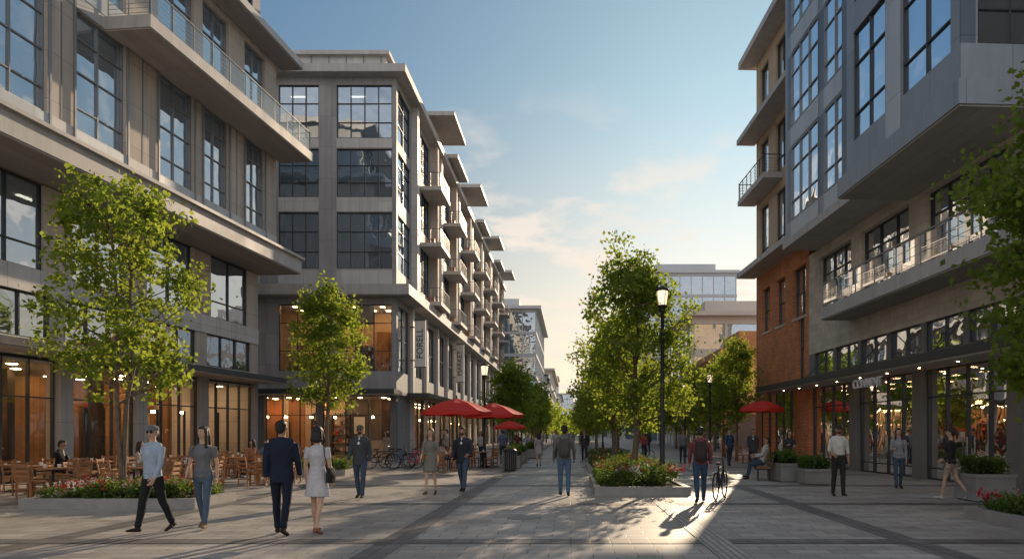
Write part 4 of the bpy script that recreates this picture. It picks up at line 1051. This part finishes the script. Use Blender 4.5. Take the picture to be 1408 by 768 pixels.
person('walking_man', 3.05, 16.1, -6, 1.77, skin=SK2, hair=(.02, .015, .01), top=(.18, .06, .06), bottom=(.04, .07, .12), outfit='shirt', LL=(-16, 16), RL=(14, 3), LA=(10, 9, 18), RA=(-10, 9, 12), extras=('backpack',), ex=(.05, .035, .035))
person('standing_man', 6.9, 17.6, 178, 1.8, skin=SK2, hair=(.02, .015, .01), top=(.62, .6, .56), bottom=(.035, .033, .032), outfit='tucked', sleeves='roll', LL=(6, 2), RL=(-5, 8), LA=(-4, 9, 14), RA=(10, 12, 55, -6), extras=('cap', 'beard', 'sunglasses'), ex=(.04, .04, .04))
person('standing_woman', 9.55, 19.9, 165, 1.74, True, SK1, (.03, .02, .015), 'long', (.3, .31, .34), (.06, .10, .15), outfit='shirt', LL=(-8, 10), RL=(12, 4), LA=(-4, 8, 12), RA=(14, 10, 80, -8), extras=('phone',))
person('walking_woman', 9.3, 16.7, 40, 1.74, True, SK1, (.03, .02, .015), 'tail', (.03, .03, .035), (.38, .30, .24), outfit='top', sleeves='long', legs='shorts', LL=(15, 4), RL=(-15, 22), LA=(-12, 8, 20), RA=(14, 8, 40), shoe=(.5, .48, .45))
person('seated_man', 6.7, 23.9, 75, 1.76, skin=SK2, hair=(.02, .015, .01), top=(.5, .5, .5), bottom=(.05, .08, .13), outfit='shirt', LL=(72, 60), RL=(80, 70), LA=(25, 8, 50), RA=(30, 8, 55), seated=True, lean=-14, vox=.016)
person('standing_woman', 8.1, 25.3, 175, 1.7, True, SK1, (.02, .015, .01), 'long', (.05, .05, .055), (.03, .04, .06), outfit='shirt', LA=(20, 8, 75, -15), RA=(22, 8, 80, -15), LL=(3, 2), RL=(-3, 3), vox=.016)
person('seated_man', -15.15, 20.1, -75, 1.76, skin=SK2, hair=(.02, .015, .01), top=(.02, .022, .026), bottom=(.02, .02, .03), outfit='jacket', LL=(82, 85), RL=(82, 80), LA=(30, 8, 65), RA=(35, 8, 60), seated=True, lean=12, vox=.016)
place(cm, 'cafe_chair', -15.15, 20.1, 1, D2R(-75))
for (x, y, hd, wm, tp) in ((-12.6, 27.0, 150, True, (.4, .2, .12)), (-13.2, 30.4, -60, False, (.3, .3, .32)), (-11.6, 26.0, 200, False, (.12, .15, .2)), (-5.6, 29.6, -100, True, (.5, .45, .4)), (-4.9, 33.0, 170, False, (.08, .08, .1)),
                           (-13.5, 21.4, -90, True, (.45, .42, .4)), (-13.4, 24.6, 120, False, (.1, .1, .12))):
    nm = 'seated_woman' if wm else 'seated_man'
    person(nm, x, y, hd, 1.72, wm, SK1, (.05, .03, .02), 'long' if wm else 'short', tp, (.03, .04, .06), outfit='shirt', LL=(85, 88), RL=(85, 85), LA=(30, 8, 60), RA=(30, 8, 60), seated=True, vox=.018)
    place(cm, 'cafe_chair', x, y, 1, D2R(hd))
far = [('walking_woman', -1.55, 33, 5, True, (.4, .38, .4), 'dress', 'bare'), ('walking_man', .75, 38, 180, False, (.06, .06, .07), 'jacket', 'long'), ('standing_man', -6.2, 34, 100, False, (.35, .33, .3), 'shirt', 'long'),
       ('standing_woman', -9.3, 34.4, 150, True, (.3, .25, .2), 'dress', 'bare'), ('walking_man', 7.8, 33.6, 185, False, (.05, .08, .16), 'shirt', 'long'), ('walking_man', 8.0, 30, 170, False, (.07, .07, .08), 'jacket', 'long'),
       ('walking_woman', -3.2, 41, 180, True, (.12, .04, .04), 'shirt', 'long'), ('walking_man', -.3, 55, 180, False, (.1, .12, .16), 'jacket', 'long'), ('walking_woman', .9, 60, 0, True, (.3, .3, .3), 'dress', 'bare'),
       ('walking_man', -2.2, 50, 0, False, (.3, .3, .28), 'shirt', 'long'), ('walking_woman', 4.6, 43, 180, True, (.5, .1, .08), 'shirt', 'long'), ('walking_man', 5.4, 48, 0, False, (.05, .05, .06), 'jacket', 'long'), ('walking_man', -7.4, 40, 90, False, (.1, .1, .12), 'jacket', 'long'),
       ('walking_woman', -5.0, 38, 160, True, (.45, .42, .4), 'shirt', 'long'), ('walking_man', -3.6, 36, 10, False, (.12, .16, .25), 'shirt', 'long'), ('walking_man', -1.0, 44, 170, False, (.4, .4, .42), 'shirt', 'long'), ('walking_woman', -.9, 44.3, 185, True, (.35, .12, .1), 'dress', 'bare'),
       ('walking_man', 5.9, 36, 175, False, (.2, .2, .22), 'shirt', 'long'), ('walking_woman', .2, 70, 180, True, (.2, .2, .25), 'shirt', 'long'), ('walking_man', -1.6, 75, 0, False, (.06, .06, .08), 'jacket', 'long'), ('walking_man', 6.4, 60, 180, False, (.25, .2, .18), 'shirt', 'long')]
for i, (nm, x, y, hd, wm, tp, of, lg) in enumerate(far):
    person(nm, x, y, hd, 1.7 if wm else 1.79, wm, [SK1, SK2][i % 2], (.03, .02, .015), 'long' if wm else 'short', tp, (.04, .05, .08), outfit=of, legs=lg, vox=.02, LL=(12, 3) if i % 2 else (-12, 14), RL=(-12, 14) if i % 2 else (12, 3),
           extras=('backpack',) if i in (1, 4) else ())

# ------------------------------------------------------------------ sky, sun, camera
EL, AZ = 18, 17
w = bpy.data.worlds.new('World'); scene.world = w; w.use_nodes = True
nt = w.node_tree; L = nt.links.new; bg = nt.nodes['Background']
sky = nd(nt, 'ShaderNodeTexSky', sky_type='NISHITA'); sky.sun_disc = False
sky.sun_elevation = D2R(EL); sky.sun_rotation = D2R(AZ); sky.air_density = 1.0; sky.dust_density = 2.2; sky.ozone_density = 2.0
tc = nd(nt, 'ShaderNodeTexCoord')
sp = nd(nt, 'ShaderNodeSeparateXYZ'); L(tc.outputs['Generated'], sp.inputs[0])
dv = nd(nt, 'ShaderNodeVectorMath', operation='SCALE'); dv.inputs['Scale'].default_value = 1/8.0; L(sky.outputs[0], dv.inputs[0])
a1 = nd(nt, 'ShaderNodeVectorMath', operation='ADD'); a1.inputs[1].default_value = (1, 1, 1); L(dv.outputs[0], a1.inputs[0])
cmp_ = nd(nt, 'ShaderNodeVectorMath', operation='DIVIDE'); L(sky.outputs[0], cmp_.inputs[0]); L(a1.outputs[0], cmp_.inputs[1])
hz = nd(nt, 'ShaderNodeMapRange', {'From Min': .02, 'From Max': .50, 'To Min': 0.0, 'To Max': 1.0}); hz.interpolation_type = 'SMOOTHSTEP'; L(sp.outputs[2], hz.inputs['Value'])
tn = nd(nt, 'ShaderNodeMix', data_type='RGBA'); tn.inputs['A'].default_value = (1.26, 1.12, .93, 1); tn.inputs['B'].default_value = (.54, .80, .98, 1); L(hz.outputs[0], tn.inputs['Factor'])
tm_ = nd(nt, 'ShaderNodeVectorMath', operation='MULTIPLY'); L(cmp_.outputs[0], tm_.inputs[0]); L(tn.outputs['Result'], tm_.inputs[1])
ad = nd(nt, 'ShaderNodeMath', operation='ADD'); ad.inputs[1].default_value = .12; L(sp.outputs[2], ad.inputs[0])
mxm = nd(nt, 'ShaderNodeMath', operation='MAXIMUM'); mxm.inputs[1].default_value = .05; L(ad.outputs[0], mxm.inputs[0])
dx = nd(nt, 'ShaderNodeMath', operation='DIVIDE'); L(sp.outputs[0], dx.inputs[0]); L(mxm.outputs[0], dx.inputs[1])
dy = nd(nt, 'ShaderNodeMath', operation='DIVIDE'); L(sp.outputs[1], dy.inputs[0]); L(mxm.outputs[0], dy.inputs[1])
cb = nd(nt, 'ShaderNodeCombineXYZ'); L(dx.outputs[0], cb.inputs[0]); L(dy.outputs[0], cb.inputs[1])
n1 = nd(nt, 'ShaderNodeTexNoise', {'Scale': 2.9, 'Detail': 10.0, 'Roughness': .56, 'Distortion': .25}); L(cb.outputs[0], n1.inputs['Vector'])
cr = nd(nt, 'ShaderNodeMapRange', {'From Min': .50, 'From Max': .61, 'To Min': 0.0, 'To Max': .9}); L(n1.outputs['Fac'], cr.inputs['Value'])
mask = nd(nt, 'ShaderNodeMapRange', {'From Min': .46, 'From Max': .26, 'To Min': 0.0, 'To Max': 1.0}); L(sp.outputs[2], mask.inputs['Value'])
mk = nd(nt, 'ShaderNodeMath', operation='MULTIPLY'); L(cr.outputs[0], mk.inputs[0]); L(mask.outputs[0], mk.inputs[1])
mx = nd(nt, 'ShaderNodeMix', data_type='RGBA'); mx.inputs['B'].default_value = (6.5, 5.75, 4.95, 1)
L(mk.outputs[0], mx.inputs['Factor']); L(tm_.outputs[0], mx.inputs['A'])
# unseen cloud bank added behind the camera as frontal fill for facades and people
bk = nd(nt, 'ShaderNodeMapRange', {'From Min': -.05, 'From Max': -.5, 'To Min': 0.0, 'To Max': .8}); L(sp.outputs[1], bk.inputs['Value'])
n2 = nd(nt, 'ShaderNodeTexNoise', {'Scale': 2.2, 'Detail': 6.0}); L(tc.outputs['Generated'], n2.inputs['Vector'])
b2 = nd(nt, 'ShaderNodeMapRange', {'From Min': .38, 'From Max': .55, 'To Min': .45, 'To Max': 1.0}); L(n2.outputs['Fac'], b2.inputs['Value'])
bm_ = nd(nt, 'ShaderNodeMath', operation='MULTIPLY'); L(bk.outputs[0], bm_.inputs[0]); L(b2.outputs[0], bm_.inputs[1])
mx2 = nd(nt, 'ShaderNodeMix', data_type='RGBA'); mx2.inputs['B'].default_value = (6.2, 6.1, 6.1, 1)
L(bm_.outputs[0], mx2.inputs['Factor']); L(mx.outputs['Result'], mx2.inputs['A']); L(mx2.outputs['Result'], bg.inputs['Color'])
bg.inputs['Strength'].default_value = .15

sd = bpy.data.lights.new('sun', 'SUN'); sd.energy = 5.0; sd.angle = D2R(.6); sd.color = (1.0, .78, .54)
so = bpy.data.objects.new('sun', sd); link(so)
dirv = Vector((math.sin(D2R(AZ))*math.cos(D2R(EL)), math.cos(D2R(AZ))*math.cos(D2R(EL)), math.sin(D2R(EL))))
so.rotation_euler = (-dirv).to_track_quat('-Z', 'Y').to_euler(); so.location = dirv*60

cam = bpy.data.cameras.new('camera'); co = bpy.data.objects.new('camera', cam); link(co)
cam.lens = 24; cam.sensor_width = 36; cam.shift_x = -.0575; cam.shift_y = .149; cam.clip_end = 6000
co.location = (0, 0, 1.65); co.rotation_euler = (D2R(90), 0, 0)
scene.camera = co
scene.view_settings.view_transform = 'Standard'; scene.view_settings.look = 'None'; scene.view_settings.exposure = 0
